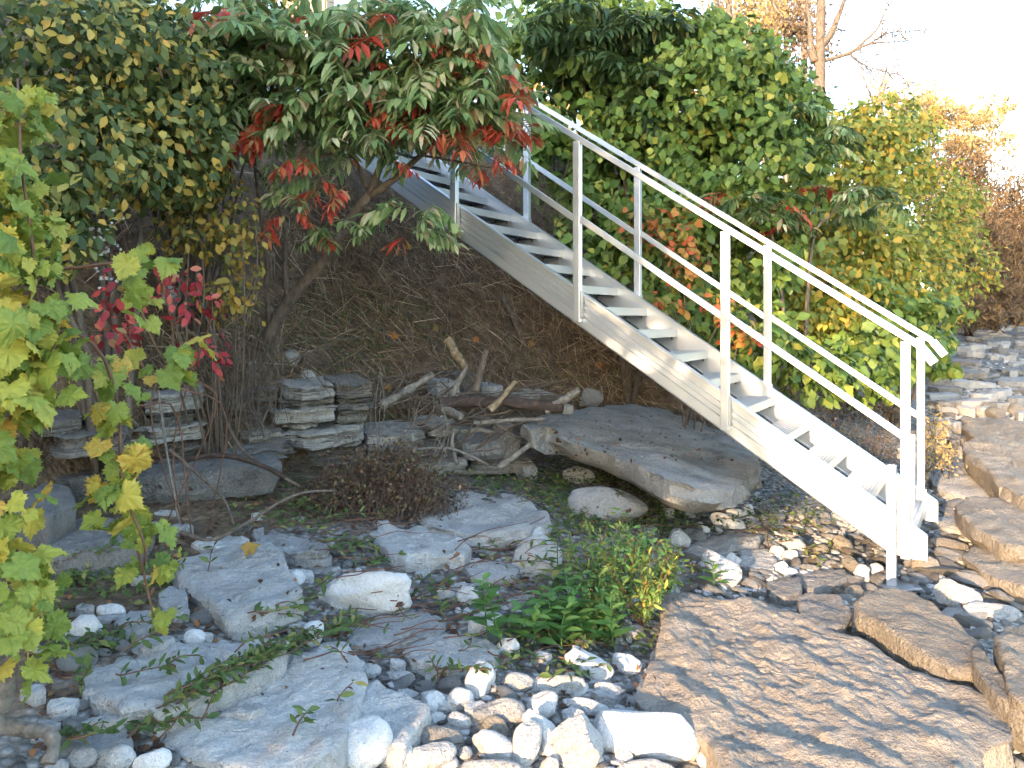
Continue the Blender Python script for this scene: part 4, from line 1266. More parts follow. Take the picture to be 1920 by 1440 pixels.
def frames(nrm, tip):
    z = nrm / (np.linalg.norm(nrm, axis=1, keepdims=True) + 1e-9)
    y = tip - z * np.sum(tip * z, axis=1, keepdims=True)
    y /= np.linalg.norm(y, axis=1, keepdims=True) + 1e-9
    x = np.cross(y, z)
    return np.stack([x, y, z], -1)          # columns


def blob_pts(blobs, n, shell=0.55, clump=0):
    """points in a set of ellipsoids given as photo pixel centre, depth, pixel radii and depth radius"""
    w = np.array([b2[3] * b2[4] for b2 in blobs], float)
    w /= w.sum()
    pos, out = [], []
    for b2, k in zip(blobs, np.round(w * n).astype(int)):
        c = P(b2[0], b2[1], b2[2])
        rx, rz, ry = b2[3] * b2[2] / F, b2[4] * b2[2] / F, b2[5]
        d = rng.normal(size=(k, 3))
        d /= np.linalg.norm(d, axis=1, keepdims=True)
        r = (shell + (1 - shell) * rng.random(k) ** 0.6) * (1 + 0.22 * fbm(d * 2.1 + c, 3))
        q = d * r[:, None]
        if clump:                       # leaves gather on twigs
            nc = max(6, k // clump)
            pick = rng.integers(nc, size=k)
            off = rng.normal(0, 0.07, (k, 3)) * [1, 1, 0.8]
            q = 0.12 * q + 0.88 * q[pick] + off
            d = d[pick] * 0.7 + off / 0.085 * 0.35
        pos.append(c + q * [rx, ry, rz])
        out.append(d)
    return np.vstack(pos), np.vstack(out)


def orient(out, droop=0.8, face=0.5, jit=0.6, up=0.5, pos=None):
    k = len(out)
    nrm = out * face + np.array([0, 0, up]) + rng.normal(0, jit, (k, 3))
    if pos is not None:
        tc_ = np.array([0, 0, EYE]) - pos
        nrm += 0.45 * tc_ / np.linalg.norm(tc_, axis=1, keepdims=True)
    tip = out * 0.5 + np.array([0, 0, -droop]) + rng.normal(0, 0.5, (k, 3))
    return frames(nrm, tip)


def inst(pos, Rm, sc, temps):
    Vs, Ts, n_ = [], [], 0
    which = rng.integers(len(temps), size=len(pos))
    for w_, (tv, tt) in enumerate(temps):
        k = np.where(which == w_)[0]
        if not len(k):
            continue
        V = np.einsum('nij,vj->nvi', Rm[k], tv) * sc[k, None, None] + pos[k, None]
        Vs.append(V.reshape(-1, 3))
        Ts.append((tt[None] + (np.arange(len(k)) * len(tv))[:, None, None]).reshape(-1, 3) + n_)
        n_ += len(k) * len(tv)
    return np.vstack(Vs), np.vstack(Ts)


TEMP_ME = {}


def leaf_me(key, temps, mat):
    if (key, mat) not in TEMP_ME:
        TEMP_ME[key, mat] = [mesh('leaf', v, t, M[mat]) for v, t in temps]
    return TEMP_ME[key, mat]


def leaf_objs(root, pos, Rm, sc, key, temps, mat, name='leaf'):
    mes = leaf_me(key, temps, mat)
    L = np.array(root.location)
    for p, r_, s in zip(pos, Rm, sc):
        o = bpy.data.objects.new(name, mes[int(rng.integers(len(mes)))])
        C.objects.link(o)
        m4 = Matrix(r_.tolist()).to_4x4()
        m4 = Matrix.Translation(Vector(p - L)) @ m4 @ Matrix.Scale(float(s), 4)
        o.parent = root
        o.matrix_basis = m4


def foliage(root, blobs, n, size, key, temps, mat, nobj=0, shell=0.5, droop=0.8, face=0.5, jit=0.55, up=0.45, svar=0.35, name='foliage', low=None, tocam=True, keep=None, clump=0):
    pos, out = blob_pts(blobs, n, shell, clump)
    if keep is not None:
        k = keep(pos)
        pos, out = pos[k], out[k]
    Rm = orient(out, droop, face, jit, up, pos if tocam else None)
    sc = size * (1 + svar * rng.uniform(-1, 1, len(pos)))
    front = np.argsort(pos[:, 1] + 0.25 * rng.random(len(pos)) - 0.15 * pos[:, 1] * 0)
    # the leaves that show largest: nearest the camera
    if nobj:
        a = front[:min(len(front), int(nobj * 2.2))]
        a = rng.permutation(a)[:nobj]
        leaf_objs(root, pos[a], Rm[a], sc[a], key, temps, mat)
        rest = np.setdiff1d(np.arange(len(pos)), a)
    else:
        rest = np.arange(len(pos))
    if len(rest):
        V, T = inst(pos[rest], Rm[rest], sc[rest], low or temps)
        o = obj(name, mesh(name, V - np.array(root.location), T, M[mat]), root)
        o['kind'] = 'stuff'
    return pos


def stems(root, paths, r0, r1, mat, name='stem', n=14, sides=6):
    L = np.array(root.location)
    for p in paths:
        mb = MB()
        c = curve_pts(p, n)
        c = c + 0.012 * np.stack([vnoise(c * 3.1 + 5 * k) for k in range(3)], -1)
        mb.tube(c, np.linspace(r0, r1, n), sides, 0.15)
        mb.build(name, M[mat], root, L)


def fan_stems(root, base, blobs, k, r0, r1, mat, name='stem', sag=0.0):
    paths = []
    for i in range(k):
        b2 = blobs[i % len(blobs)]
        e = P(b2[0] + rng.uniform(-.7, .7) * b2[3], b2[1] + rng.uniform(-.7, .5) * b2[4], b2[2] + rng.uniform(-.4, .4) * b2[5])
        s = np.array(base) + rng.normal(0, 0.06, 3) * [1, 1, 0.2]
        m1 = s * 0.6 + e * 0.4 + rng.normal(0, 0.10, 3) + [0, 0, 0.15]
        m2 = s * 0.25 + e * 0.75 + rng.normal(0, 0.08, 3)
        paths.append([s, m1, m2, e])
    stems(root, paths, r0, r1, mat, name)


def base_at(px, py):
    Y = ghit(px, py)
    return P(px, py, Y)


# ------------------------------------------------------------------ trees and bushes along the shore, behind the stair
def bush(name, label, cat, blobs, n, size, key, temps, mat, nobj, stem_mat='bark', nst=7, low=None, group=None, extra=None, r0=0.025, **kw):
    cx = np.mean([b2[0] for b2 in blobs]); Yc = np.mean([b2[2] for b2 in blobs])
    x = (cx - CX) / F * Yc
    base = np.array([x, Yc + 0.2, float(G(x, Yc + 0.2)[0])])
    t = thing(name, label, cat, base, group)
    fan_stems(t, base, blobs, nst, r0, 0.005, stem_mat)
    foliage(t, blobs, n, size, key, temps, mat, nobj, low=low, **kw)
    if extra:
        for e in extra:
            foliage(t, *e[:-1], **e[-1])
    return t


bush('green_bush', 'tall dense dark green bush with broad leaves behind the middle of the stair', 'bush',
     [(1330, 190, 8.3, 190, 150, .8), (1400, 330, 8.1, 170, 150, .8), (1240, 330, 8.4, 150, 160, .7), (1330, 470, 7.9, 190, 130, .7), (1450, 210, 8.8, 100, 110, .7), (1300, 90, 8.8, 110, 80, .6)],
     16500, 0.092, 'ash', L_ASH, 'maple', 300, shell=0.6, clump=26, droop=1.3)
bush('green_bush', 'green vine covered bush behind the upper handrail', 'bush',
     [(1080, 190, 8.8, 130, 170, .7), (1040, 330, 8.5, 80, 110, .5), (1160, 360, 8.6, 120, 130, .6), (1130, 90, 9.2, 150, 110, .7), (990, 90, 9.0, 90, 110, .6)],
     5500, 0.11, 'ash', L_ASH, 'maple', 240, shell=0.5, clump=24, droop=1.3)
bush('low_vine', 'low green vine on the bank seen between the stair rails', 'vine',
     [(1080, 470, 8.2, 60, 50, .25), (1180, 440, 8.1, 70, 60, .3), (1130, 520, 7.8, 60, 40, .2), (1280, 600, 7.4, 120, 60, .3), (1420, 640, 7.2, 110, 70, .35), (1530, 690, 7.4, 90, 60, .3), (1620, 690, 8.0, 90, 70, .4)],
     2000, 0.10, 'ash', L_ASH, 'maple', 200, shell=0.3)
bush('orange_vine', 'orange and red leaved vine behind the middle stair posts', 'vine',
     [(1262, 440, 7.2, 45, 60, .15), (1240, 575, 6.9, 46, 26, .15), (1290, 500, 7.1, 40, 50, .15), (1395, 625, 6.7, 34, 34, .15), (1350, 580, 6.8, 40, 30, .15), (1200, 430, 7.4, 30, 60, .15)],
     520, 0.075, 'ash', L_ASH, 'orange_leaf', 280, nst=5, r0=0.01, shell=0.2)
bush('olive_bush', 'yellow green bush right of the dark green bush above the lower rail', 'bush',
     [(1600, 330, 11.5, 130, 150, 1.0), (1560, 470, 10.5, 130, 110, .9), (1520, 560, 9.5, 130, 90, .7), (1640, 250, 12.5, 90, 80, 1.0), (1620, 470, 11, 120, 110, .9)],
     16500, 0.088, 'ash', L_ASH, 'olive', 260, shell=0.55, clump=26, droop=1.2)
bush('green_bush', 'low leafy green bush behind the end of the handrail', 'bush',
     [(1610, 600, 9.5, 120, 80, .6), (1700, 600, 11, 100, 90, .8), (1690, 660, 9.8, 80, 60, .5), (1740, 660, 11, 60, 60, .5)],
     4500, 0.11, 'ash', L_ASH, 'maple', 260, shell=0.5, clump=22, droop=1.2)
bush('olive_bush', 'golden olive bush at the far end of the green hedge', 'bush',
     [(1720, 400, 15, 85, 130, 1.3), (1765, 500, 16, 85, 110, 1.3), (1770, 400, 18, 60, 90, 1.3), (1680, 290, 15, 85, 90, 1.2), (1700, 520, 14, 90, 90, 1.2)],
     9000, 0.11, 'ovlow', L_OVLOW, 'olive', 200, shell=0.5, low=L_QUAD, clump=24)
bush('brown_shrub', 'brown twiggy shrub beyond the golden olive bush', 'shrub',
     [(1800, 430, 24, 80, 110, 2), (1840, 510, 25, 80, 100, 2), (1850, 560, 24, 60, 50, 1.5), (1820, 590, 22, 50, 30, 1.2), (1880, 596, 24, 60, 26, 1.2), (1770, 340, 24, 70, 90, 2), (1850, 400, 28, 70, 120, 2), (1790, 520, 21, 50, 90, 1.5)],
     26000, 0.19, 'narrow', L_NARROW, 'brown_leaf', 0, nst=26, r0=0.02, shell=0.25, clump=30, droop=-0.9, stem_mat='twig')
bush('brown_shrub', 'sparse brown shrub at the right edge beyond the beach', 'shrub',
     [(1900, 450, 30, 60, 130, 2), (1950, 500, 30, 80, 110, 2), (1895, 560, 32, 60, 45, 2), (1870, 570, 27, 50, 36, 2), (1925, 592, 30, 70, 26, 2), (1960, 570, 32, 60, 40, 2)],
     22000, 0.22, 'narrow', L_NARROW, 'brown_leaf', 0, nst=20, r0=0.02, shell=0.25, clump=30, droop=-0.9, stem_mat='twig')
bush('willow_tree', 'sunlit golden willow above the brown shrub', 'tree',
     [(1750, 210, 34, 50, 60, 2), (1800, 250, 34, 55, 60, 2), (1855, 215, 36, 36, 50, 2), (1840, 270, 36, 50, 60, 2), (1700, 230, 34, 50, 50, 2)],
     8000, 0.24, 'narrow', L_NARROW, 'gold_leaf', 0, nst=16, r0=0.03, shell=0.2, clump=40, droop=-0.6, stem_mat='bark_pale')


def bare_tree(label, px, Y, width, lean, branches, mat='bark_pale', leaves=None, seed=0, top_y=-420):
    """a tall tree with mostly bare limbs; branches: list of pixel paths"""
    r = np.random.default_rng(seed)
    x = (px - CX) / F * Y
    base = np.array([x, Y, float(G(x, Y)[0]) - 0.2])
    t = thing('bare_tree', label, 'tree', base, 'trees on top of the bank')
    top = P(px + lean, top_y, Y)
    mid = P(px + lean * 0.2, max(90, top_y + 90), Y)
    mb = MB()
    c = curve_pts([base, base * .3 + mid * .7 + [0, 0, .1], mid, mid * .5 + top * .5 + r.normal(0, .15, 3), top], 26)
    w = width * Y / F / 2
    mb.tube(c, np.linspace(w * 1.3, w * 0.35, 26), 9, 0.25)
    mb.build('trunk', M[mat], t, base)
    for bpath, bw in branches:
        pts = [P(q[0], q[1], Y + (q[2] if len(q) > 2 else 0)) for q in bpath]
        mb = MB()
        cc = curve_pts(pts, 18)
        cc = cc + 0.05 * np.stack([vnoise(cc * 1.7 + 3 * k) for k in range(3)], -1)
        mb.tube(cc, np.linspace(bw * Y / F / 2, 0.006, 18), 6, 0.2)
        # twigs
        for i in range(4, 18, 1):
            for _ in range(2):
                d = r.normal(size=3) + (cc[i] - cc[i - 1]) / np.linalg.norm(cc[i] - cc[i - 1]) * 1.2
                d /= np.linalg.norm(d)
                ln = r.uniform(0.3, 1.0)
                q = cc[i] + d * ln * np.linspace(0, 1, 5)[:, None] + np.cumsum(r.normal(0, 0.03, (5, 3)), 0)
                mb.tube(q, np.linspace(0.010, 0.004, 5), 4, cap=False)
        mb.build('branch', M[mat], t, base)
    if leaves:
        foliage(t, leaves[0], leaves[1], 0.14, 'quad', L_QUAD, leaves[2], 0, shell=0.05)
    return t


bare_tree('bare grey trunk forking over the green bush with a long dead limb reaching right', 1535, 19, 22, 14,
          [([(1535, 95), (1560, 60), (1580, 10), (1600, -60)], 19), ([(1540, 118), (1590, 98), (1640, 82), (1690, 78)], 9), ([(1600, 96), (1640, 60), (1660, 20), (1680, -5)], 5),
           ([(1630, 84), (1670, 60), (1735, 56)], 4), ([(1590, 98), (1620, 120), (1680, 140)], 4), ([(1530, 118), (1519, 60), (1511, -60)], 18)], 'bark', seed=1)
bare_tree('slim sunlit orange trunk leftmost behind the dark green bush', 1368, 23, 16, -8,
          [([(1370, 40), (1400, 0), (1430, -60)], 8), ([(1368, 60), (1345, 20), (1330, -40)], 7)], leaves=([(1360, -20, 23, 60, 60, 1.5), (1400, 40, 23, 50, 50, 1.5)], 1100, 'gold_leaf'), seed=2)
bare_tree('slim sunlit trunk second from left behind the dark green bush', 1438, 23, 14, 4,
          [([(1438, 60), (1415, 55), (1385, 70)], 5), ([(1440, 20), (1460, -20), (1480, -70)], 6)], leaves=([(1440, 60, 23, 50, 50, 1.5), (1460, 0, 23, 50, 60, 1.5)], 900, 'gold_leaf'), seed=3)
bare_tree('slim sunlit trunk close left of the grey forked trunk', 1506, 22, 14, 10,
          [([(1500, 70), (1480, 40), (1455, 15), (1440, -30)], 7), ([(1508, 30), (1520, -10), (1530, -60)], 6)], leaves=([(1490, 50, 22, 50, 60, 1.5), (1520, 100, 22, 40, 40, 1.5)], 900, 'brown_leaf'), seed=4)
bare_tree('thin reddish trunk rising over the bush left of the sunlit trunks', 1160, 11, 9, 6,
          [([(1162, 70), (1175, 50), (1190, 10)], 6), ([(1160, 90), (1150, 60), (1140, 10)], 5)], leaves=([(1180, 40, 10.6, 120, 70, .8), (1060, 20, 10.6, 120, 70, .8)], 1200, 'maple'), seed=5)
bare_tree('thin bare trunk standing between the two slim sunlit trunks', 1404, 26, 10, 6,
          [([(1405, 60), (1425, 20), (1440, -30)], 5), ([(1402, 80), (1385, 40), (1380, -20)], 5)], leaves=([(1410, 30, 26, 60, 60, 1.5)], 700, 'gold_leaf'), seed=6)
bare_tree('thin bare trunk just left of the trunk beside the grey fork', 1474, 26, 10, -4,
          [([(1474, 70), (1490, 30), (1500, -30)], 5), ([(1472, 50), (1460, 10), (1450, -40)], 5)], leaves=([(1480, 40, 26, 60, 60, 1.5)], 700, 'brown_leaf'), seed=7)
bare_tree('bare slender tree with fine twigs behind the golden end of the hedge', 1650, 27, 9, 14,
          [([(1650, 200), (1665, 150), (1690, 110)], 5), ([(1650, 220), (1630, 170), (1620, 130)], 5), ([(1655, 190), (1690, 170), (1720, 150)], 4)], leaves=([(1660, 190, 27, 70, 50, 1.5), (1720, 190, 27, 50, 40, 1.5)], 900, 'gold_leaf'), seed=8, top_y=125)
# trees further back closing the gaps of the hedge
bush('background_tree', 'yellow lit tree glimpsed through gaps behind the upper handrail', 'tree',
     [(1080, 230, 17, 160, 140, 1.5), (1250, 200, 17, 140, 130, 1.5), (1180, 330, 16, 180, 120, 1.2)], 2600, 0.26, 'quad', L_QUAD, 'gold_leaf', 0, shell=0.2, r0=0.06)

# ------------------------------------------------------------------ sumac
def frond(seed, pairs=8, L=0.42, leaflet=0.135, droop=0.9):
    r = np.random.default_rng(seed)
    n_ = pairs + 2
    s = np.linspace(0, 1, n_)
    path = np.stack([0.04 * np.sin(s * 2 + seed), L * (s - 0.10 * s ** 2), -L * 0.35 * droop * s ** 2], -1)
    mb = MB()
    mb.tube(path, np.linspace(0.0032, 0.0012, n_), 4, cap=False)
    k = 0
    P_, R_, S_ = [], [], []
    for i in range(2, n_):
        for sd in (-1, 1):
            if r.random() < 0.04:
                continue
            tip = np.array([sd * 0.6, 0.3, -0.8 * droop - r.uniform(0, 0.6)]) + r.normal(0, 0.15, 3)
            nrm = np.array([sd * 0.5 * droop, 0.1, 0.8]) + r.normal(0, 0.2, 3)
            P_.append(path[i]); R_.append((nrm, tip))
            S_.append(leaflet * (0.75 + 0.5 * math.sin(math.pi * min(1, (i / n_) * 1.05))) * r.uniform(0.85, 1.1))
    P_.append(path[-1]); R_.append((np.array([0, 0.4, 0.8]), np.array([0, 0.7, -0.6]))); S_.append(leaflet)
    fr = frames(np.array([a for a, _ in R_]), np.array([b2 for _, b2 in R_]))
    temps = [leaf_oval_low(0.15, 0.22, 0.05), leaf_oval_low(0.17, 0.1, 0.07), leaf_oval_low(0.13, 0.3, 0.03)]
    for p, f, sc in zip(P_, fr, S_):
        tv, tt = temps[int(r.integers(3))]
        mb.add(tv * sc @ f.T + p, tt)
    return mb.arrays()


FR = [frond(k, 8 + k % 3, 0.36 + 0.03 * (k % 4), 0.135 + 0.008 * (k % 3), 0.7 + 0.25 * (k % 3)) for k in range(6)]
FRS = [frond(20 + k, 4 + k % 2, 0.18, 0.105, 1.3) for k in range(4)]
sb = P(500, 634, 5.95)
sumac = thing('sumac_tree', 'leaning sumac with drooping green and red feathered leaves in front of the upper stair', 'tree', sb)


def pp(lst):
    return [P(*q) for q in lst]


def limb(lst, r0, r1, name='branch', n=22, mat='bark'):
    mb = MB()
    c = curve_pts(pp(lst), n)
    c = c + 0.012 * np.stack([vnoise(c * 2.7 + 7 * k) for k in range(3)], -1) * np.linspace(0, 1, n)[:, None]
    mb.tube(c, np.linspace(r0, r1, n), 9, 0.16)
    return mb.build(name, M[mat], sumac, sb)


limb([(492, 650, 6.05), (502, 628, 5.98), (522, 592, 5.95), (548, 556, 5.9), (580, 515, 5.85), (618, 470, 5.8), (650, 420, 5.75), (693, 366, 5.65)], 0.05, 0.032, 'trunk')
LIMBS = [
    ([(693, 366, 5.65), (707, 328, 5.6), (721, 294, 5.5), (742, 254, 5.4), (765, 190, 5.3), (780, 110, 5.2)], .027, .010),
    ([(690, 372, 5.66), (744, 332, 5.55), (790, 291, 5.45), (836, 255, 5.35), (880, 215, 5.2), (930, 150, 5.1)], .026, .009),
    ([(688, 352, 5.62), (674, 317, 5.5), (664, 282, 5.4), (680, 252, 5.35), (690, 190, 5.2), (680, 90, 5.1)], .016, .006),
    ([(666, 295, 5.45), (630, 288, 5.4), (592, 290, 5.3), (560, 258, 5.2), (520, 220, 5.1)], .012, .005),
    ([(790, 291, 5.45), (840, 300, 5.4), (900, 312, 5.3), (960, 318, 5.25)], .010, .003),
    ([(680, 385, 5.68), (715, 408, 5.5), (748, 424, 5.4), (790, 432, 5.3)], .010, .004),
    ([(540, 565, 5.9), (533, 500, 5.85), (535, 430, 5.8), (512, 366, 5.7), (480, 318, 5.6), (432, 284, 5.5)], .022, .006),
    ([(505, 610, 5.95), (500, 540, 5.9), (498, 467, 5.85), (480, 330, 5.7), (470, 200, 5.5), (440, 110, 5.4)], .018, .007),
    ([(600, 420, 5.75), (560, 390, 5.5), (530, 350, 5.4)], .010, .004),
    ([(742, 254, 5.4), (820, 150, 5.2), (860, 60, 5.1)], .012, .005),
    ([(690, 190, 5.2), (620, 120, 5.1), (590, 50, 5.0)], .010, .005),
    ([(470, 200, 5.5), (520, 130, 5.3), (560, 60, 5.2)], .010, .004)]
for l_ in LIMBS:
    limb(*l_)
fme = {}
for k, (v, t) in enumerate(FR):
    for mt in ('sumac_green', 'sumac_red', 'sumac_dark'):
        fme[k, mt] = mesh('leaf', v, t, M[mt], False)
for k, (v, t) in enumerate(FRS):
    fme['s', k] = mesh('leaf', v, t, M['sumac_red'], False)


def put_frond(root, pos, az, pitch, sc, key):
    o = bpy.data.objects.new('leaf', fme[key])
    C.objects.link(o)
    o.parent = root
    o.location = Vector(np.array(pos) - np.array(root.location))
    o.rotation_euler = (pitch, rng.normal(0, 0.25), az)
    o.scale = (sc, sc, sc)


# crown: fronds radiating around shoot tips
tips = [(400, 120), (380, 190), (430, 60), (470, 110), (500, 170), (540, 90), (450, 220), (560, 210), (600, 60), (620, 150), (660, 60), (680, 150), (650, 230), (720, 90), (740, 180), (700, 20),
        (780, 50), (800, 140), (770, 220), (840, 90), (860, 180), (900, 60), (920, 150), (890, 230), (930, 210), (570, 20), (520, 40), (830, 20), (600, 200), (720, 240), (480, 20), (860, 20), (960, 175), (985, 215), (915, 240), (950, 120)]
nfr = 0
for (tx, ty) in tips:
    Yt = 5.2 + rng.uniform(-0.25, 0.25)
    c = P(tx - 25 - 0.03 * (tx - 400), ty + 5, Yt)
    a0 = rng.uniform(0, 6.28)
    for k in range(6):
        az = a0 + k * 2 * math.pi / 6 + rng.normal(0, 0.2)
        red = rng.random() < (0.04 + 0.12 * (ty > 190))
        put_frond(sumac, c + rng.normal(0, 0.04, 3), az, rng.uniform(-0.35, 0.35), rng.uniform(0.75, 1.05), (int(rng.integers(6)), 'sumac_red' if red else 'sumac_green'))
for tx, ty in [(740, 385), (780, 395), (810, 385), (630, 415), (590, 420), (520, 300), (590, 330), (560, 370), (770, 430)]:
    c = P(tx, ty, 5.25 + rng.uniform(-.1, .1))
    for k in range(2):
        put_frond(sumac, c, rng.uniform(0, 6.28), rng.uniform(-0.3, 0.3), rng.uniform(0.6, 0.85), (int(rng.integers(6)), 'sumac_green'))
for tx, ty in [(372, 262), (395, 265), (420, 290), (497, 262), (520, 268), (560, 305), (590, 355), (500, 400), (545, 410), (760, 440), (750, 300), (705, 225), (775, 215), (735, 235), (845, 235), (850, 260), (880, 245), (905, 250), (930, 230), (910, 320), (925, 300), (690, 125), (785, 130), (855, 150), (870, 95), (655, 40), (425, 35), (640, 365), (430, 300), (610, 440), (700, 205), (820, 250), (960, 240)]:
    c = P(tx, ty - 10, 5.05 + rng.uniform(-.15, .15))
    for k in range(1 + (tx + ty) % 2):
        put_frond(sumac, c + rng.normal(0, 0.02, 3), rng.uniform(0, 6.28), rng.uniform(-0.5, 0.2), rng.uniform(0.65, 1.0), ('s', int(rng.integers(4))))

fill_v, fill_t, nn_ = [], [], 0
for _ in range(170):
    tx, ty = rng.uniform(320, 930), rng.uniform(-40, 240)
    if ty > 120 + 115 * math.sin(math.pi * min(1, max(0, (tx - 310) / 630))) + 25:
        continue
    v_, t_ = FR[int(rng.integers(6))]
    c = P(tx, ty, 5.3 + rng.uniform(-0.35, 0.4))
    az, pt = rng.uniform(0, 6.28), rng.uniform(-0.6, 0.2)
    Rz = np.array(Matrix.Rotation(az, 3, 'Z') @ Matrix.Rotation(pt, 3, 'X'))
    fill_v.append(v_ * rng.uniform(.75, 1.05) @ Rz.T + c - sb); fill_t.append(t_ + nn_); nn_ += len(v_)
o = obj('foliage', mesh('foliage', np.vstack(fill_v), np.vstack(fill_t), M['sumac_green'], False), sumac); o['kind'] = 'stuff'

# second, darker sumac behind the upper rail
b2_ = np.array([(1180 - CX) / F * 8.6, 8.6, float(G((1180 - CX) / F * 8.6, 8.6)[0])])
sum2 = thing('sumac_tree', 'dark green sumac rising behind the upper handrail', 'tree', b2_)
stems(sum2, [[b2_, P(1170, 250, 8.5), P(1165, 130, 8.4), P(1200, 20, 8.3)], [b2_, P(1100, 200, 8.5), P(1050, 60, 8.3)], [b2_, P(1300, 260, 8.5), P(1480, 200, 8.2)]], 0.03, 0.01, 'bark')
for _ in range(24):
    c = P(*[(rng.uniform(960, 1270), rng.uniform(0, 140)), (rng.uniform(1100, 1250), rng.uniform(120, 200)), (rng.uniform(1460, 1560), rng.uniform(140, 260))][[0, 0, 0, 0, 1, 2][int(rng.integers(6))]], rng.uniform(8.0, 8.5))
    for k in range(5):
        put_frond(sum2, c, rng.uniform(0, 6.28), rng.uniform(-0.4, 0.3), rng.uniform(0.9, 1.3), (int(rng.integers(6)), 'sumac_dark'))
# low sumac in front of the right hedge
b3_ = P(1500, 560, 7.6)
b3_ = np.array([b3_[0], b3_[1], float(G(b3_[0], b3_[1])[0])])
sum3 = thing('sumac_tree', 'small sumac with green and orange leaves just above the lower handrail', 'tree', b3_)
stems(sum3, [[b3_, P(1520, 480, 7.6), P(1560, 400, 7.6), P(1620, 340, 7.7)], [b3_, P(1450, 450, 7.5), P(1420, 390, 7.4)]], 0.02, 0.007, 'bark')
for tx, ty, red in [(1390, 370, 0), (1420, 385, 0), (1450, 400, 0), (1350, 360, 1), (1470, 380, 1), (1490, 420, 1), (1600, 360, 0), (1640, 350, 0), (1570, 400, 0), (1540, 270, 0), (1560, 235, 0), (1500, 200, 0), (1660, 380, 0), (1560, 350, 1), (1440, 360, 0)]:
    c = P(tx, ty, 7.4 + rng.uniform(-.2, .3))
    for k in range(4):
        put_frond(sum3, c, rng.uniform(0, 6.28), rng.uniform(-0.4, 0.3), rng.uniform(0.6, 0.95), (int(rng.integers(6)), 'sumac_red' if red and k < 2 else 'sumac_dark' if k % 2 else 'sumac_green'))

# ------------------------------------------------------------------ left thicket
bush('thicket_shrub', 'dark green thicket with yellow spotted leaves filling the upper left corner', 'shrub',
     [(90, 90, 4.3, 190, 130, .5), (260, 130, 4.6, 170, 140, .5), (120, 290, 4.1, 180, 130, .45), (290, 270, 4.6, 150, 120, .4), (60, 420, 3.9, 130, 110, .4), (210, 60, 4.9, 200, 90, .5)],
     6800, 0.063, 'oval', L_OVAL, 'dark_leaf', 300, shell=0.35, low=L_OVLOW)
bush('thicket_shrub', 'dark leafy shrub with bare twigs between the thicket and the sumac', 'shrub',
     [(330, 210, 5.3, 130, 110, .4), (260, 40, 5.6, 90, 50, .4), (330, 330, 5.2, 100, 70, .35), (520, 10, 6.2, 60, 30, .3)],
     3200, 0.065, 'oval', L_OVAL, 'dark_leaf', 200, shell=0.3, low=L_OVLOW, nst=14, r0=0.014)
bush('yellow_shrub', 'thin shrub with small yellow leaves left of the sumac trunk', 'shrub',
     [(400, 400, 5.1, 90, 90, .3), (440, 460, 5.1, 80, 60, .3), (340, 440, 5.0, 60, 50, .25), (430, 560, 5.2, 70, 60, .25), (340, 350, 5.0, 60, 40, .2)],
     760, 0.055, 'oval', L_OVAL, 'yellow_leaf', 290, shell=0.1, stem_mat='twig', nst=20, r0=0.007)
bush('red_creeper', 'crimson creeper leaves hanging over the ledge left of the sumac base', 'vine',
     [(330, 520, 3.9, 60, 40, .2), (365, 575, 3.9, 50, 40, .2), (230, 560, 3.8, 50, 60, .2), (385, 655, 4.3, 45, 40, .15), (215, 625, 3.7, 60, 30, .2), (410, 690, 4.6, 20, 40, .1)],
     190, 0.05, 'oval', L_OVAL, 'red_leaf', 190, shell=0.1, stem_mat='twig_red', nst=5, r0=0.003)
# grape vine in the near left foreground
def grape(label, blobs, n, nobj, size, paths):
    b0 = np.array(paths[0][0])
    t = thing('grape_vine', label, 'vine', b0, 'grape vines at the left')
    stems(t, paths, 0.007, 0.003, 'twig_red')
    foliage(t, blobs, n, size, 'grape', L_GRAPE, 'grape', nobj, shell=0.1, droop=1.2, face=0.2, jit=0.5, up=0.35, svar=0.45)
    return t


grape('large yellow green grape leaves spilling down the left edge', [(30, 200, 2.6, 70, 60, .2), (5, 350, 2.5, 60, 70, .2), (15, 480, 2.5, 75, 70, .2), (40, 600, 2.4, 80, 80, .2), (25, 720, 2.4, 80, 60, .2), (120, 650, 2.5, 50, 36, .15), (0, 850, 2.4, 50, 60, .15), (70, 430, 2.6, 40, 40, .15)],
      290, 290, 0.08, [[P(-60, 900, 2.6), P(20, 700, 2.5), P(60, 500, 2.5), P(40, 300, 2.5), P(30, 150, 2.6)], [P(-60, 900, 2.6), P(30, 760, 2.45), P(110, 640, 2.45)]])
grape('strand of grape leaves hanging in front of the left rock ledge', [(205, 690, 2.8, 36, 40, .1), (225, 760, 2.8, 40, 50, .1), (230, 840, 2.75, 42, 50, .1), (215, 900, 2.7, 45, 40, .1), (225, 970, 2.7, 40, 40, .1), (270, 985, 2.75, 40, 25, .1)],
      46, 46, 0.08, [[P(100, 600, 2.7), P(190, 660, 2.75), P(225, 760, 2.8), P(225, 900, 2.75), P(270, 1010, 2.7), P(275, 1060, 2.75)]])
grape('grape leaves at the lower left corner above the driftwood stump', [(30, 960, 2.3, 40, 40, .12), (25, 1040, 2.25, 45, 40, .12), (50, 1110, 2.25, 55, 50, .12), (30, 1180, 2.2, 50, 40, .12), (50, 1240, 2.2, 40, 25, .1), (100, 1130, 2.35, 22, 40, .08)],
      60, 60, 0.07, [[P(-40, 900, 2.4), P(20, 1000, 2.3), P(40, 1120, 2.25), P(30, 1250, 2.2)]])
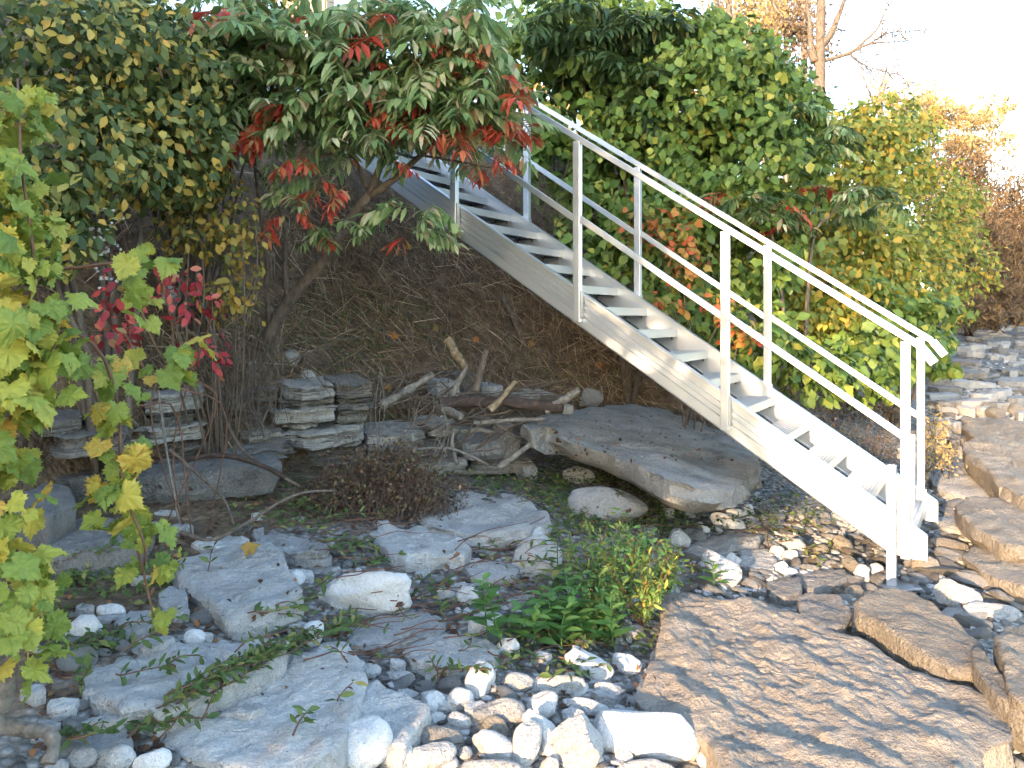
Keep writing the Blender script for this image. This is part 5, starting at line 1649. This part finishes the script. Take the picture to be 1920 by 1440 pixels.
grape('few grape leaves dangling beside the red creeper', [(260, 510, 3.0, 36, 40, .1), (265, 570, 3.0, 24, 40, .1), (300, 480, 3.1, 40, 18, .1), (310, 690, 3.1, 50, 30, .1), (340, 650, 3.1, 36, 24, .1)],
      30, 30, 0.085, [[P(120, 500, 3.0), P(240, 500, 3.0), P(270, 600, 3.0), P(320, 690, 3.1)]])
grape('small cluster of yellow grape leaves over the small grey slab', [(255, 1065, 2.9, 40, 26, .1), (310, 1060, 2.9, 30, 30, .1), (285, 1150, 2.9, 40, 30, .1), (250, 1040, 2.9, 30, 20, .1)],
      15, 15, 0.065, [[P(250, 990, 2.8), P(270, 1060, 2.9), P(290, 1160, 2.9)]])

# ------------------------------------------------------------------ driftwood
def log(label, pts, r, mat, name='driftwood_branch', cat='driftwood', taper=0.75, n=16, wob=0.35, lift=0.6, ys=None, sides=9):
    ctrl = []
    for i, (px, py) in enumerate(pts):
        if ys is None:
            h = hit(px, py)
            p = h[0]
        else:
            p = P(px, py, ys[i])
        d = np.array([0, 0, EYE]) - p
        rad = r * p[1] / F
        ctrl.append(p + d / np.linalg.norm(d) * rad * 1.2 + np.array([0, 0, rad * lift]))
    ctrl = np.array(ctrl)
    if ys is None:                      # keep the piece straight: no jumps in depth between its ends
        t = np.linspace(0, 1, len(ctrl))
        yl = np.interp(t, [0, 1], [ctrl[0, 1], ctrl[-1, 1]])
        yl = np.minimum(yl, ctrl[:, 1])
        for i, (px, py) in enumerate(pts):
            ctrl[i] = P(px, py, yl[i])
    c = curve_pts(ctrl, n)
    rad = r * c[:, 1].mean() / F
    c = c + rad * 0.35 * np.stack([vnoise(c * 6 + 3 * k) for k in range(3)], -1)
    mb = MB()
    mb.tube(c, np.linspace(rad, rad * taper, n) * (1 + 0.12 * vnoise(np.column_stack([np.arange(n) * .8, np.zeros(n), np.full(n, r)]))), sides, wob)
    base = c[np.argmin(c[:, 2])]
    V, T = mb.arrays()
    o = obj(name, mesh(name, V - base, T, M[mat]), None, base)
    o.data.set_sharp_from_angle(angle=R(45))
    return tag(o, label, cat)


log('flat grey weathered plank leaning left of the driftwood pile', [(717, 765), (765, 738), (813, 707)], 9, 'drift', 'driftwood_plank', ys=[6.0, 6.1, 6.2], wob=0.5)
log('dark barkless log lying across the driftwood pile', [(826, 764), (880, 758), (960, 766), (1054, 777)], 13, 'bark_dark', 'driftwood_log', ys=[6.05, 6.1, 6.05, 6.0], taper=0.8)
log('pale broken branch end sticking up right of the dark log', [(1020, 779), (1045, 763), (1085, 736)], 9, 'drift', ys=[6.0, 6.0, 6.0])
log('upright brown stub behind the dark log', [(893, 735), (902, 695), (912, 658)], 7, 'bark', ys=[6.25, 6.25, 6.25])
log('yellow rotten stump piece above the driftwood pile', [(838, 645), (856, 668), (872, 696)], 9, 'drift_yellow', ys=[6.5, 6.45, 6.4])
log('grey forked stick standing in front of the rock heap', [(846, 752), (860, 722), (876, 692)], 6, 'drift', ys=[6.1, 6.15, 6.2])
log('short round log showing its white cut end', [(826, 768), (846, 776), (866, 786)], 9, 'drift', ys=[6.05, 5.95, 5.85], wob=0.12)
log('knobbly orange brown branch stub on the dark log', [(918, 772), (940, 752), (968, 720)], 6, 'drift_yellow', ys=[5.98, 6.0, 6.05])
log('smooth pale branch sloping from the propped slab to the ground', [(935, 880), (977, 850), (1022, 816)], 6, 'drift', ys=[5.75, 5.8, 5.85], wob=0.2)
log('thin straight pale branch under the dark log', [(888, 796), (955, 791), (1022, 789)], 5, 'drift', ys=[6.0, 6.0, 5.98])
log('short grey stick on the ground left of the cube like stone', [(850, 884), (890, 886), (932, 888)], 5, 'drift')
log('thin crooked white twig below the pale broken ledge', [(762, 846), (838, 842), (880, 856), (916, 874)], 3, 'drift', ys=[5.8, 5.85, 5.85, 5.8])
log('pale stick lying on the ledge under the driftwood', [(866, 811), (895, 808), (924, 813)], 5, 'drift', ys=[6.05, 6.02, 6.02])
log('crooked grey stick standing left of the pale broken ledge', [(858, 872), (848, 838), (852, 806)], 4, 'drift', ys=[5.85, 5.9, 5.95])
log('weathered dark stick lying on the soil slope under the stair', [(942, 555), (962, 596), (980, 645)], 6, 'bark')
log('bent bare branch arching over the pale slab below the left ledge', [(337, 1003), (394, 1015), (461, 984), (554, 930), (630, 922)], 4.5, 'bark', 'bent_branch', 'branch', ys=[4.2, 4.15, 4.25, 4.5, 4.7], taper=0.5, n=30, wob=0.1)
log('dark root running along the top of the thick block ledge', [(345, 866), (400, 858), (450, 862), (500, 880), (545, 905)], 6, 'bark_dark', 'root', 'root', ys=[4.75, 4.8, 4.8, 4.85, 4.9], n=26, wob=0.2)
log('thin dark branch bending down over the front of the block ledge', [(318, 846), (370, 890), (422, 942), (444, 1017)], 3.5, 'bark', 'bent_branch', 'branch', ys=[4.7, 4.65, 4.55, 4.35], n=26, wob=0.1, taper=0.6)
log('thin sloping branch from the recessed ledge to the dry bush', [(410, 760), (455, 846), (520, 890), (562, 915)], 3.5, 'bark', 'bent_branch', 'branch', ys=[5.4, 5.1, 4.9, 4.85], n=26, wob=0.1)
log('pale vine stem hanging straight down past the left ledges', [(297, 735), (310, 830), (322, 900), (338, 990)], 2.6, 'drift', 'vine_stem', 'vine', ys=[4.6, 4.55, 4.5, 4.3], n=24, wob=0.1, taper=0.8)
log('pinkish brown weathered stump root in the bottom left corner', [(-30, 1365), (40, 1376), (92, 1396), (88, 1450)], 19, 'drift', 'driftwood_stump', 'driftwood', ys=[2.3, 2.3, 2.25, 2.2], n=22, taper=0.6)
log('grey weathered trunk stub at the left edge under the grape leaves', [(-6, 1340), (8, 1300), (14, 1262)], 20, 'drift', 'driftwood_stump', 'driftwood', ys=[2.3, 2.3, 2.3], n=14, taper=0.7)
log('bare twig crossing the dark slab behind the hanging grape strand', [(80, 1045), (160, 1030), (240, 1012), (330, 995)], 3, 'bark', 'bent_branch', 'branch', ys=[3.7, 3.8, 3.9, 4.0], n=20, wob=0.1)

# hanging rootlets and dry stalks
def strands(name, label, cat, specs, mat, rmin=0.002, rmax=0.005):
    mb = MB()
    for (x0, y0, x1, y1, Ya, Yb, n_, jx, jy) in specs:
        for _ in range(n_):
            a = P(x0 + rng.normal(0, jx), y0 + rng.normal(0, jy), Ya + rng.normal(0, 0.06))
            b2 = P(x1 + rng.normal(0, jx), y1 + rng.normal(0, jy), Yb + rng.normal(0, 0.06))
            m_ = (a + b2) / 2 + rng.normal(0, 0.05, 3)
            r = rng.uniform(rmin, rmax)
            mb.tube(curve_pts([a, m_, b2], 8), np.linspace(r, r * .5, 8), 4, cap=False)
    base = P(specs[0][2], specs[0][3], specs[0][5])
    V, T = mb.arrays()
    o = obj(name, mesh(name, V - base, T, M[mat]), None, base)
    return tag(o, label, cat, kind='stuff')


strands('rootlets', 'tangle of dark thin roots hanging over the ledge under the sumac', 'roots',
        [(490, 640, 480, 800, 5.6, 5.45, 26, 26, 25), (440, 660, 440, 790, 5.4, 5.3, 18, 30, 25), (400, 640, 430, 760, 5.2, 5.2, 14, 30, 30), (600, 640, 610, 720, 6.1, 5.7, 16, 60, 20), (500, 700, 500, 830, 5.6, 5.5, 14, 20, 20)], 'twig')
strands('dry_stalks', 'bundle of brown dry stalks standing on the bank behind the stair rails', 'stalks',
        [(1000, 440, 985, 350, 8.3, 8.3, 60, 50, 20), (960, 400, 930, 330, 8.1, 8.1, 50, 40, 20), (1060, 470, 1040, 390, 8.2, 8.3, 30, 40, 20)], 'twig')
strands('dead_sticks', 'loose tangle of dead sticks in and around the driftwood pile', 'sticks',
        [(760, 780, 860, 740, 6.0, 6.2, 14, 40, 22), (860, 790, 960, 740, 6.05, 6.1, 18, 50, 24), (700, 740, 820, 700, 6.2, 6.5, 14, 40, 24), (900, 830, 1000, 780, 6.0, 6.0, 10, 40, 18), (820, 700, 900, 640, 6.5, 6.7, 16, 60, 36),
         (740, 880, 860, 850, 5.7, 5.9, 8, 40, 20), (940, 740, 1060, 740, 6.3, 6.5, 6, 40, 14)], 'twig', 0.003, 0.010)
strands('dry_stalks', 'thin pale dry stalks leaning between the cream ledge and the driftwood', 'stalks',
        [(745, 850, 795, 742, 5.6, 5.7, 3, 8, 8), (712, 860, 715, 690, 5.6, 5.8, 4, 5, 8), (800, 900, 850, 790, 5.5, 5.6, 3, 10, 8), (800, 745, 880, 742, 5.7, 5.7, 2, 4, 3), (820, 860, 815, 740, 5.6, 5.7, 4, 16, 8)], 'drift', 0.002, 0.004)
strands('bare_twigs', 'bare dark twigs showing against the sky in the upper left', 'twigs',
        [(390, 130, 380, 30, 5.6, 5.6, 14, 50, 30), (380, 90, 470, 30, 5.6, 5.6, 14, 40, 30), (420, 60, 340, 20, 5.7, 5.7, 10, 40, 30)], 'bark_dark', 0.003, 0.008)

# dry grass on the soil slope
def scatter(region, n_, only_ground=True, tries=3):
    x0, y0, x1, y1 = region
    out = []
    for _ in range(n_ * tries):
        if len(out) >= n_:
            break
        h = hit(rng.uniform(x0, x1), rng.uniform(y0, y1))
        if h is not None and (h[2] or not only_ground) and h[0][1] < 12:
            out.append(h[:2])
    return np.array([o[0] for o in out]), np.array([o[1] for o in out])


gp, gn_ = [], []
for reg, k in (((520, 370, 1160, 770), 5200), ((230, 560, 560, 800), 900), ((1120, 640, 1720, 880), 1500), ((560, 240, 900, 420), 700), ((0, 300, 520, 760), 900)):
    a, b2 = scatter(reg, k)
    gp.append(a); gn_.append(b2)
gp, gn_ = np.vstack(gp), np.vstack(gn_)
tip = np.array([-NX, -NY, -0.9]) * 0.9 + gn_ * rng.uniform(-0.1, 0.9, (len(gp), 1)) + rng.normal(0, 0.75, (len(gp), 3))
Rm = frames(gn_ + rng.normal(0, 0.5, gn_.shape), tip)
V, T = inst(gp + gn_ * 0.015, Rm, rng.uniform(0.10, 0.42, len(gp)), L_BLADE)
dg = obj('dry_grass', mesh('dry_grass', V, T, M['dry']))
tag(dg, 'matted brown dry grass and twigs on the soil slope under the stair', 'dry grass', kind='stuff')

# dead twigs tangled over the slope
tp_, tn_ = scatter((520, 380, 1160, 740), 260)
mb = MB()
for p, nn in zip(tp_, tn_):
    d = rng.normal(size=3) * [1, 1, .7]; d -= nn * d.dot(nn) * .7; d /= np.linalg.norm(d)
    ln_ = rng.uniform(.15, .6)
    c = curve_pts([p + nn * .02 - d * ln_ / 2, p + nn * rng.uniform(.03, .09), p + nn * rng.uniform(.01, .12) + d * ln_ / 2], 7)
    r_ = rng.uniform(.0025, .006)
    mb.tube(c, np.linspace(r_, r_ * .5, 7), 4, cap=False)
tw_ = mb.build('dead_twigs', M['bark'])
tag(tw_, 'dead twigs tangled over the soil slope below the stair', 'twigs', kind='stuff')

# fallen leaves
lp, ln = [], []
for reg, k in (((300, 900, 1250, 1340), 900), ((520, 480, 1160, 780), 500), ((60, 1000, 400, 1440), 300), ((1200, 900, 1500, 1040), 200), ((280, 850, 540, 900), 120), ((1060, 770, 1380, 860), 50)):
    a, b2 = scatter(reg, k, rng.random() < 2)
    lp.append(a); ln.append(b2)
a, b2 = scatter((300, 900, 1250, 1300), 130, False)
lp.append(a); ln.append(b2)
a, b2 = scatter((1030, 775, 1400, 870), 150, False)
lp.append(a); ln.append(b2)
lp, ln = np.vstack(lp), np.vstack(ln)
Rm = frames(ln + rng.normal(0, 0.45, ln.shape), rng.normal(size=ln.shape))
V, T = inst(lp + ln * 0.006, Rm, rng.uniform(0.018, 0.045, len(lp)), L_OVLOW)
fl = obj('leaf_litter', mesh('leaf_litter', V, T, M['litter']))
tag(fl, 'brown curled fallen leaves strewn over ground and stones', 'leaf litter', kind='stuff')
for k, (px, py) in enumerate([(737, 637), (808, 618), (722, 723), (895, 640), (990, 645), (958, 742), (375, 490), (1120, 680), (455, 1045), (765, 470)]):
    h = hit(px, py)
    o = obj('fallen_leaf', leaf_me('maple', L_MAPLE, 'orange_leaf')[k % 3], None, h[0] + h[1] * 0.03)
    m = frames((h[1] + np.array([0, -0.8, 0.2]))[None], rng.normal(size=(1, 3)))[0]
    o.rotation_euler = Matrix(m.tolist()).to_euler()
    o.scale = [0.085] * 3
    tag(o, 'single bright orange fallen leaf lying on the bank', 'fallen leaf', 'orange fallen leaves on the bank')

# ------------------------------------------------------------------ creeping vines over the stones
vs_mb = MB()
vp, vn, vt, vsz = [], [], [], []


def strand(pts, leaves=True, size=0.055, lift=0.03, bare=False):
    n_ = max(5, int(sum(math.hypot(b2[0] - a[0], b2[1] - a[1]) for a, b2 in zip(pts[:-1], pts[1:])) / 11))
    if max(q[0] for q in pts) > 1190 and max(q[1] for q in pts) > 1080:
        return
    q = curve_pts([(a, b2, 0) for a, b2 in pts], n_)
    w = []
    rocky = 0
    for px, py, _ in q:
        h = hit(px, py)
        if h is None or h[0][1] > 9:
            return
        rocky += not h[2]
        w.append(h[0] + np.array([0, 0, lift]) + rng.normal(0, 0.01, 3))
    if bare and rocky > 0.45 * len(w):      # the broad slabs stay mostly bare
        return
    w = np.array(w)
    # a vine bridges gaps instead of following every step
    for _ in range(2):
        w[1:-1] = 0.5 * w[1:-1] + 0.25 * (w[:-2] + w[2:])
    w[:, 2] += 0.012
    vs_mb.tube(w, np.linspace(0.0035, 0.0018, n_), 4, cap=False)
    if not leaves:
        return
    tg = np.gradient(w, axis=0)
    for i in range(1, n_):
        if rng.random() < 0.15:
            continue
        t_ = tg[i] / (np.linalg.norm(tg[i]) + 1e-9)
        sd = np.cross(t_, [0, 0, 1])
        for s in (-1, 1):
            vp.append(w[i])
            vt.append(sd * s * 0.8 + t_ * 0.5 + np.array([0, 0, rng.uniform(-0.5, 0.9)]) + rng.normal(0, 0.2, 3))
            vn.append(np.array([0, -0.35, 1.0]) + rng.normal(0, 0.45, 3))
            vsz.append(size * rng.uniform(0.6, 1.25))


for _ in range(13):
    j = rng.normal(0, 1, 2) * [30, 19]
    strand([(270 + j[0], 1395 + j[1] * .6), (350 + j[0], 1330 + j[1] * .8), (450 + j[0], 1272 + j[1]), (560 + j[0] * .8, 1222 + j[1] * .7), (640 + j[0], 1190 + j[1] * .5)][int(rng.integers(0, 3)):int(rng.integers(4, 6))], size=0.044)
for (x0, y0, x1, y1), k in (((330, 950, 700, 1210), 38), ((620, 1000, 1010, 1300), 66), ((70, 1060, 340, 1430), 44), ((900, 900, 1260, 1000), 34), ((1000, 1190, 1230, 1310), 20), ((1280, 940, 1520, 1040), 22),
                             ((330, 1340, 640, 1430), 12), ((690, 920, 880, 990), 14), ((500, 960, 640, 1080), 12)):
    for _ in range(k):
        px, py = rng.uniform(x0, x1), rng.uniform(y0, y1)
        L = rng.uniform(35, 110)
        an = rng.normal(-0.5, 0.7)
        dx, dy = L * math.cos(an), L * 0.45 * math.sin(an)
        strand([(px, py), (px + dx * .5 + rng.normal(0, 8), py + dy * .5 + rng.normal(0, 5)), (px + dx, py + dy)], size=0.05, bare=rng.random() < 0.7)
for _ in range(60):       # bare brown stems
    px, py = rng.uniform(560, 1010), rng.uniform(980, 1260)
    L = rng.uniform(60, 160)
    strand([(px, py), (px + L * .5, py - L * .12 + rng.normal(0, 8)), (px + L, py - L * .2 + rng.normal(0, 8))], leaves=False, lift=0.015)
vp, vn, vt, vsz = np.array(vp), np.array(vn), np.array(vt), np.array(vsz)
V, T = inst(vp, frames(vn, vt), vsz, L_LANLOW + [leaf_oval_low(0.21)])
cv = obj('creeping_vine', mesh('creeping_vine', V, T, M['vine']))
tag(cv, 'green creeping vine trailing over the stones of the foreground', 'creeping vine', kind='stuff')
V, T = vs_mb.arrays()
st_ = obj('stems', mesh('stems', V, T, M['twig_red']), cv)
# low green cover on soil
cp, cn = [], []
for reg, k in (((880, 890, 1280, 1010), 900), ((540, 540, 720, 660), 360), ((730, 560, 800, 640), 130), ((430, 600, 560, 720), 140), ((850, 600, 1000, 700), 90), ((1090, 640, 1200, 740), 120), ((600, 640, 720, 720), 120), ((700, 780, 860, 900), 130), ((1020, 840, 1240, 960), 260), ((90, 1050, 340, 1260), 300), ((820, 620, 860, 690), 60), ((1010, 690, 1090, 760), 60), ((1280, 930, 1560, 1000), 260), ((900, 1190, 1240, 1260), 160), ((430, 900, 620, 1010), 200)):
    a, b2 = scatter(reg, k, True, 4)
    if len(a):
        cp.append(a); cn.append(b2)
cp, cn = np.vstack(cp), np.vstack(cn)
Rm = frames(cn * 0.5 + np.array([0, -0.4, 0.7]) + rng.normal(0, 0.4, cn.shape), rng.normal(size=cn.shape) + np.array([0, 0, 0.5]))
V, T = inst(cp + cn * rng.uniform(0.01, 0.06, (len(cp), 1)), Rm, rng.uniform(0.02, 0.05, len(cp)), L_OVLOW + L_LANLOW)
gc = obj('ground_cover', mesh('ground_cover', V, T, M['vine']))
tag(gc, 'low green weeds covering the soil between stones and on the bank', 'weeds', kind='stuff')

# ------------------------------------------------------------------ herbs by the rippled slab
def herb(label, px, py, h, n_pairs, size, lean=(0, 0), mat='herb', group=None, name='mint_plant', key='oval', temps=L_OVAL, cat='plant'):
    hb = hit(px, py)
    base = hb[0]
    t = thing(name, label, cat, base, group)
    top = np.array([lean[0], lean[1], h])
    c = curve_pts([np.zeros(3), top * .5 + rng.normal(0, .01, 3), top], 8)
    mb = MB(); mb.tube(c, np.linspace(0.004, 0.002, 8), 5)
    mb.build('stem', M[mat], t)
    pos, nr_, tp, sc = [], [], [], []
    a = rng.uniform(0, 3)
    for i in range(n_pairs):
        f = 0.25 + 0.75 * i / (n_pairs - 1)
        p = top * f
        a += math.pi / 2 + rng.normal(0, .15)
        for s in (0, math.pi):
            d = np.array([math.cos(a + s), math.sin(a + s), 0.15 + 0.8 * f ** 3])
            pos.append(base + p); tp.append(d + rng.normal(0, .1, 3)); nr_.append(np.array([-d[0] * .3, -d[1] * .3, 1]) + rng.normal(0, .12, 3))
            sc.append(size * (1.05 - 0.55 * f) * rng.uniform(0.85, 1.15))
    leaf_objs(t, np.array(pos), frames(np.array(nr_), np.array(tp)), np.array(sc), key, temps, mat)
    return t


for px, py in [(915, 1200), (940, 1212), (975, 1205), (1000, 1222), (1030, 1200), (1055, 1225), (1080, 1205), (1105, 1222), (1130, 1205), (1070, 1180), (1100, 1185), (1045, 1180), (1010, 1185), (1150, 1222), (1140, 1180)]:
    herb('bright green mint plant in the clump left of the rippled slab', px, py, rng.uniform(0.13, 0.27), 7, 0.12, rng.normal(0, 0.03, 2), group='mint plants left of the rippled slab')
herb('young green herb growing at the upper left corner of the rippled slab', 1338, 1105, 0.15, 6, 0.11, (0, 0))
herb('tall goldenrod stem with drooping narrow leaves rising above the mint', 1052, 1150, 0.42, 13, 0.13, (-0.02, 0), mat='vine', name='goldenrod', key='lance', temps=L_LANCE)
for k, (px, py, h, lb) in enumerate([(1110, 1130, .40, 'wiry weed with tiny yellow flowers right of the goldenrod'), (1160, 1150, .38, 'wiry flowering weed in the middle of the weedy clump'), (1205, 1175, .34, 'wiry flowering weed touching the left side of the rippled slab'),
                                     (1180, 1090, .32, 'wiry weed with small leaves at the back of the weedy clump'), (1235, 1120, .24, 'wiry weed with yellow flowers above the corner of the rippled slab'), (1130, 1190, .22, 'low wiry weed behind the mint plants')]):
    hb = hit(px, py)
    base = hb[0]
    t = thing('flowering_weed', lb, 'weed', base, 'flowering weeds left of the rippled slab')
    mb = MB(); lp_, ld_ = [], []; fp_ = []
    for _ in range(26):
        d = np.array([rng.normal(0, .42), rng.normal(0, .3), 1.0]); d /= np.linalg.norm(d)
        e = d * h * rng.uniform(.6, 1.15)
        c = curve_pts([np.zeros(3), e * .5 + rng.normal(0, .015, 3), e], 9)
        mb.tube(c, np.linspace(.0022, .001, 9), 4, cap=False)
        for q in c[2:]:
            for _k in range(3):
                lp_.append(base + q + rng.normal(0, .012, 3)); ld_.append(rng.normal(size=3) + [0, 0, .3])
        fp_.append(base + e)
    mb.build('stems', M['twig_red'], t)
    lp_ = np.array(lp_)
    V, T = inst(lp_, frames(rng.normal(size=lp_.shape) * .6 + [0, -.4, .8], np.array(ld_)), rng.uniform(.018, .055, len(lp_)), L_LANLOW)
    o = obj('foliage', mesh('foliage', V - base, T, M['herb' if k % 2 else 'maple']), t); o['kind'] = 'stuff'
    fq = np.repeat(np.array(fp_), 6, 0) + rng.normal(0, .012, (len(fp_) * 6, 3))
    V, T = inst(fq, frames(rng.normal(size=fq.shape), rng.normal(size=fq.shape)), rng.uniform(.006, .013, len(fq)), L_QUAD)
    o = obj('flowers', mesh('flowers', V - base, T, M['goldflower'] if k != 3 else M['orange_leaf']), t); o['kind'] = 'stuff'

# dried brown bush
def twiggy(name, label, cat, px, py, blobs, n_tw, n_lf, lmat, lsz=(0.01, 0.03)):
    base = hit(px, py)[0]
    t = thing(name, label, cat, base)
    pos, out = blob_pts(blobs, n_tw, 0.2)
    mb = MB()
    lp_ = []
    for p in pos:
        s = base + np.array([(p[0] - base[0]) * 0.6 + rng.normal(0, .12), (p[1] - base[1]) * 0.5 + rng.normal(0, .08), 0])
        c = curve_pts([s, s * .4 + p * .6 + rng.normal(0, .03, 3), p], 8)
        mb.tube(c, np.linspace(.0022, .0009, 8), 4, cap=False)
        for _k in range(max(1, n_lf // n_tw)):
            lp_.append(c[int(rng.integers(2, 8))] + rng.normal(0, .035, 3))
    mb.build('twigs', M['twig'], t, base)
    lp_ = np.array(lp_)
    V, T = inst(lp_, frames(rng.normal(size=lp_.shape), rng.normal(size=lp_.shape)), rng.uniform(*lsz, len(lp_)), L_QUAD)
    o = obj('dry_leaves', mesh('dry_leaves', V - base, T, M[lmat]), t); o['kind'] = 'stuff'
    return t


twiggy('dry_bush', 'dense dried reddish brown bush in front of the ledge left of centre', 'bush', 690, 985,
       [(610, 935, 5.1, 80, 40, .3), (710, 915, 5.2, 140, 65, .3), (810, 925, 5.3, 80, 45, .25), (690, 870, 5.3, 110, 50, .25), (760, 850, 5.3, 70, 45, .2)], 420, 9000, 'seed', (0.014, 0.038))
twiggy('dry_fern', 'tan withered fern hanging beside the last stair post', 'plant', 1765, 860,
       [(1755, 790, 6.9, 22, 45, .12), (1765, 840, 6.7, 30, 25, .12)], 60, 700, 'gold_leaf', (0.02, 0.05))
twiggy('dry_fern', 'withered brown plant on the bank behind the middle rail', 'plant', 1640, 760,
       [(1600, 720, 8.0, 60, 30, .2), (1680, 730, 8.2, 50, 30, .2)], 60, 600, 'brown_leaf', (0.03, 0.07))
twiggy('brush_pile', 'dark tangle of dead brush under the lower stair treads', 'brush', 1600, 850,
       [(1560, 800, 6.9, 90, 40, .3), (1640, 820, 6.6, 60, 50, .25), (1500, 770, 7.0, 70, 30, .25)], 180, 900, 'seed')

# white asters
ab = P(200, 600, 4.3)
ast = thing('white_aster', 'sprays of tiny white aster flowers in the dark gap at left', 'flower', ab)
stems(ast, [[ab, P(190 + 14 * k, 520, 4.2), P(170 + 16 * k, 440, 4.15), P(168 + 14 * k, 390 + 5 * k, 4.1)] for k in range(5)], 0.003, 0.0015, 'twig', n=10, sides=4)
fpos = np.array([P(rng.normal(195, 16), rng.uniform(385, 545), 4.05 + rng.normal(0, .05)) for _ in range(75)])
star = []
for k in range(7):
    a = k * 2 * math.pi / 7
    star += [(0, 0, 0), (math.cos(a - .25), math.sin(a - .25), .1), (math.cos(a + .25), math.sin(a + .25), .1)]
V, T = inst(fpos, frames(rng.normal(0, .5, fpos.shape) + [0.2, -1, .4], rng.normal(size=fpos.shape)), rng.uniform(.006, .010, len(fpos)), [(np.array(star), np.arange(21).reshape(-1, 3))])
o = obj('flowers', mesh('flowers', V - ab, T, M['flower']), ast); o['kind'] = 'stuff'

# ------------------------------------------------------------------ wooden hut at the top of the stair
hx, hy = (568 - CX) / F * 14, 14.0
hz = float(G(hx, hy)[0])
hut = thing('wooden_hut', 'corner of a beige wooden hut at the very top behind the sumac', 'hut', (hx, hy, hz))
for k in range(6):
    mb = MB(); mb.box([-0.30 + 0.122 * k, 0, 2.1], [0.115, 0, 0], [0, 0.03, 0], [0, 0, 4.2])
    mb.build('plank', M['plank'], hut, smooth_=False)
for k in range(5):
    mb = MB(); mb.box([0.38, 0.08 + 0.122 * k, 2.1], [0.03, 0, 0], [0, 0.115, 0], [0, 0, 4.2])
    mb.build('plank', M['plank'], hut, smooth_=False)
mb = MB(); mb.box([0.02, 0.3, 4.26], [1.1, 0, 0.1], [0, 1.0, 0], [0, 0, 0.07])
mb.build('roof', M['roof'], hut, smooth_=False)

# ------------------------------------------------------------------ trees further along the bank behind the photographer: they shade the left half
def uv(u, v, z):
    return np.array([NX * u + SX * v, NY * u + SY * v, z])


def shade_tree(label, blobs, n_, size, trunk_uv, name='bank_tree', mat='maple'):
    base = uv(*trunk_uv, 0)
    base[2] = float(G(base[0], base[1])[0])
    t = thing(name, label, 'tree', base, 'trees on the bank behind the viewer')
    Ps, Os = [], []
    w = np.array([b2[3] ** 2 for b2 in blobs]); w = w / w.sum()
    for (u, v, z, r), k in zip(blobs, (w * n_).astype(int)):
        d = rng.normal(size=(k, 3)); d /= np.linalg.norm(d, axis=1, keepdims=True)
        rr_ = rng.random(k) ** 0.4 * (1 + 0.25 * fbm(d * 2 + u, 2))
        Ps.append(uv(u, v, z) + d * r * rr_[:, None]); Os.append(d)
    pos, out = np.vstack(Ps), np.vstack(Os)
    V, T = inst(pos, orient(out), size * rng.uniform(.7, 1.3, len(pos)), L_QUAD)
    o = obj('foliage', mesh('foliage', V - base, T, M[mat]), t); o['kind'] = 'stuff'
    mb = MB()
    top = uv(*blobs[0][:3])
    mb.tube(curve_pts([base, base * .5 + top * .5 + rng.normal(0, .1, 3), top], 10), np.linspace(.12, .05, 10), 8, .2)
    mb.build('trunk', M['bark'], t, base)


shade_tree('tall leafy tree on the bank behind the viewer', [(3.3, -5, 2.6, 1.9), (5.2, -5, 3.4, 2.0), (3.6, -5.5, 5.0, 1.9), (5.5, -6, 6.0, 2.0), (2.9, -4, 1.6, 1.4), (4.6, -4, 1.8, 1.6)], 13000, 0.26, (3.8, -5))
shade_tree('second leafy tree on the bank behind the viewer', [(2.9, -9, 3.4, 1.7), (3.2, -9.5, 6.0, 1.8), (6.5, -9, 5.5, 2.4), (5, -10, 8, 2.2)], 9000, 0.26, (3.6, -9))
shade_tree('unseen high crowned tree added far behind the viewer to shade the distant beach', [(-0.6, -20, 9.2, 2.5), (-2.8, -20.5, 9.6, 2.4), (0.6, -20, 9.8, 2.6), (-1.5, -21, 11.5, 2.8)], 12000, 0.3, (-0.6, -20))  # unseen, added for shade: crown kept high to darken only the distant beach
shade_tree('unseen low shrub added behind the viewer to shade the near slab end', [(0.4, -4.2, 0.55, 0.7), (-0.4, -4.2, 0.55, 0.7), (-1.2, -4.3, 0.52, 0.7), (1.15, -4.2, 0.62, 0.72), (-2.2, -4.2, 0.5, 0.7)], 6000, 0.14, (0.4, -4.2), 'added_shade_shrub')  # unseen blocker, height set so its shadow ends on the rippled slab
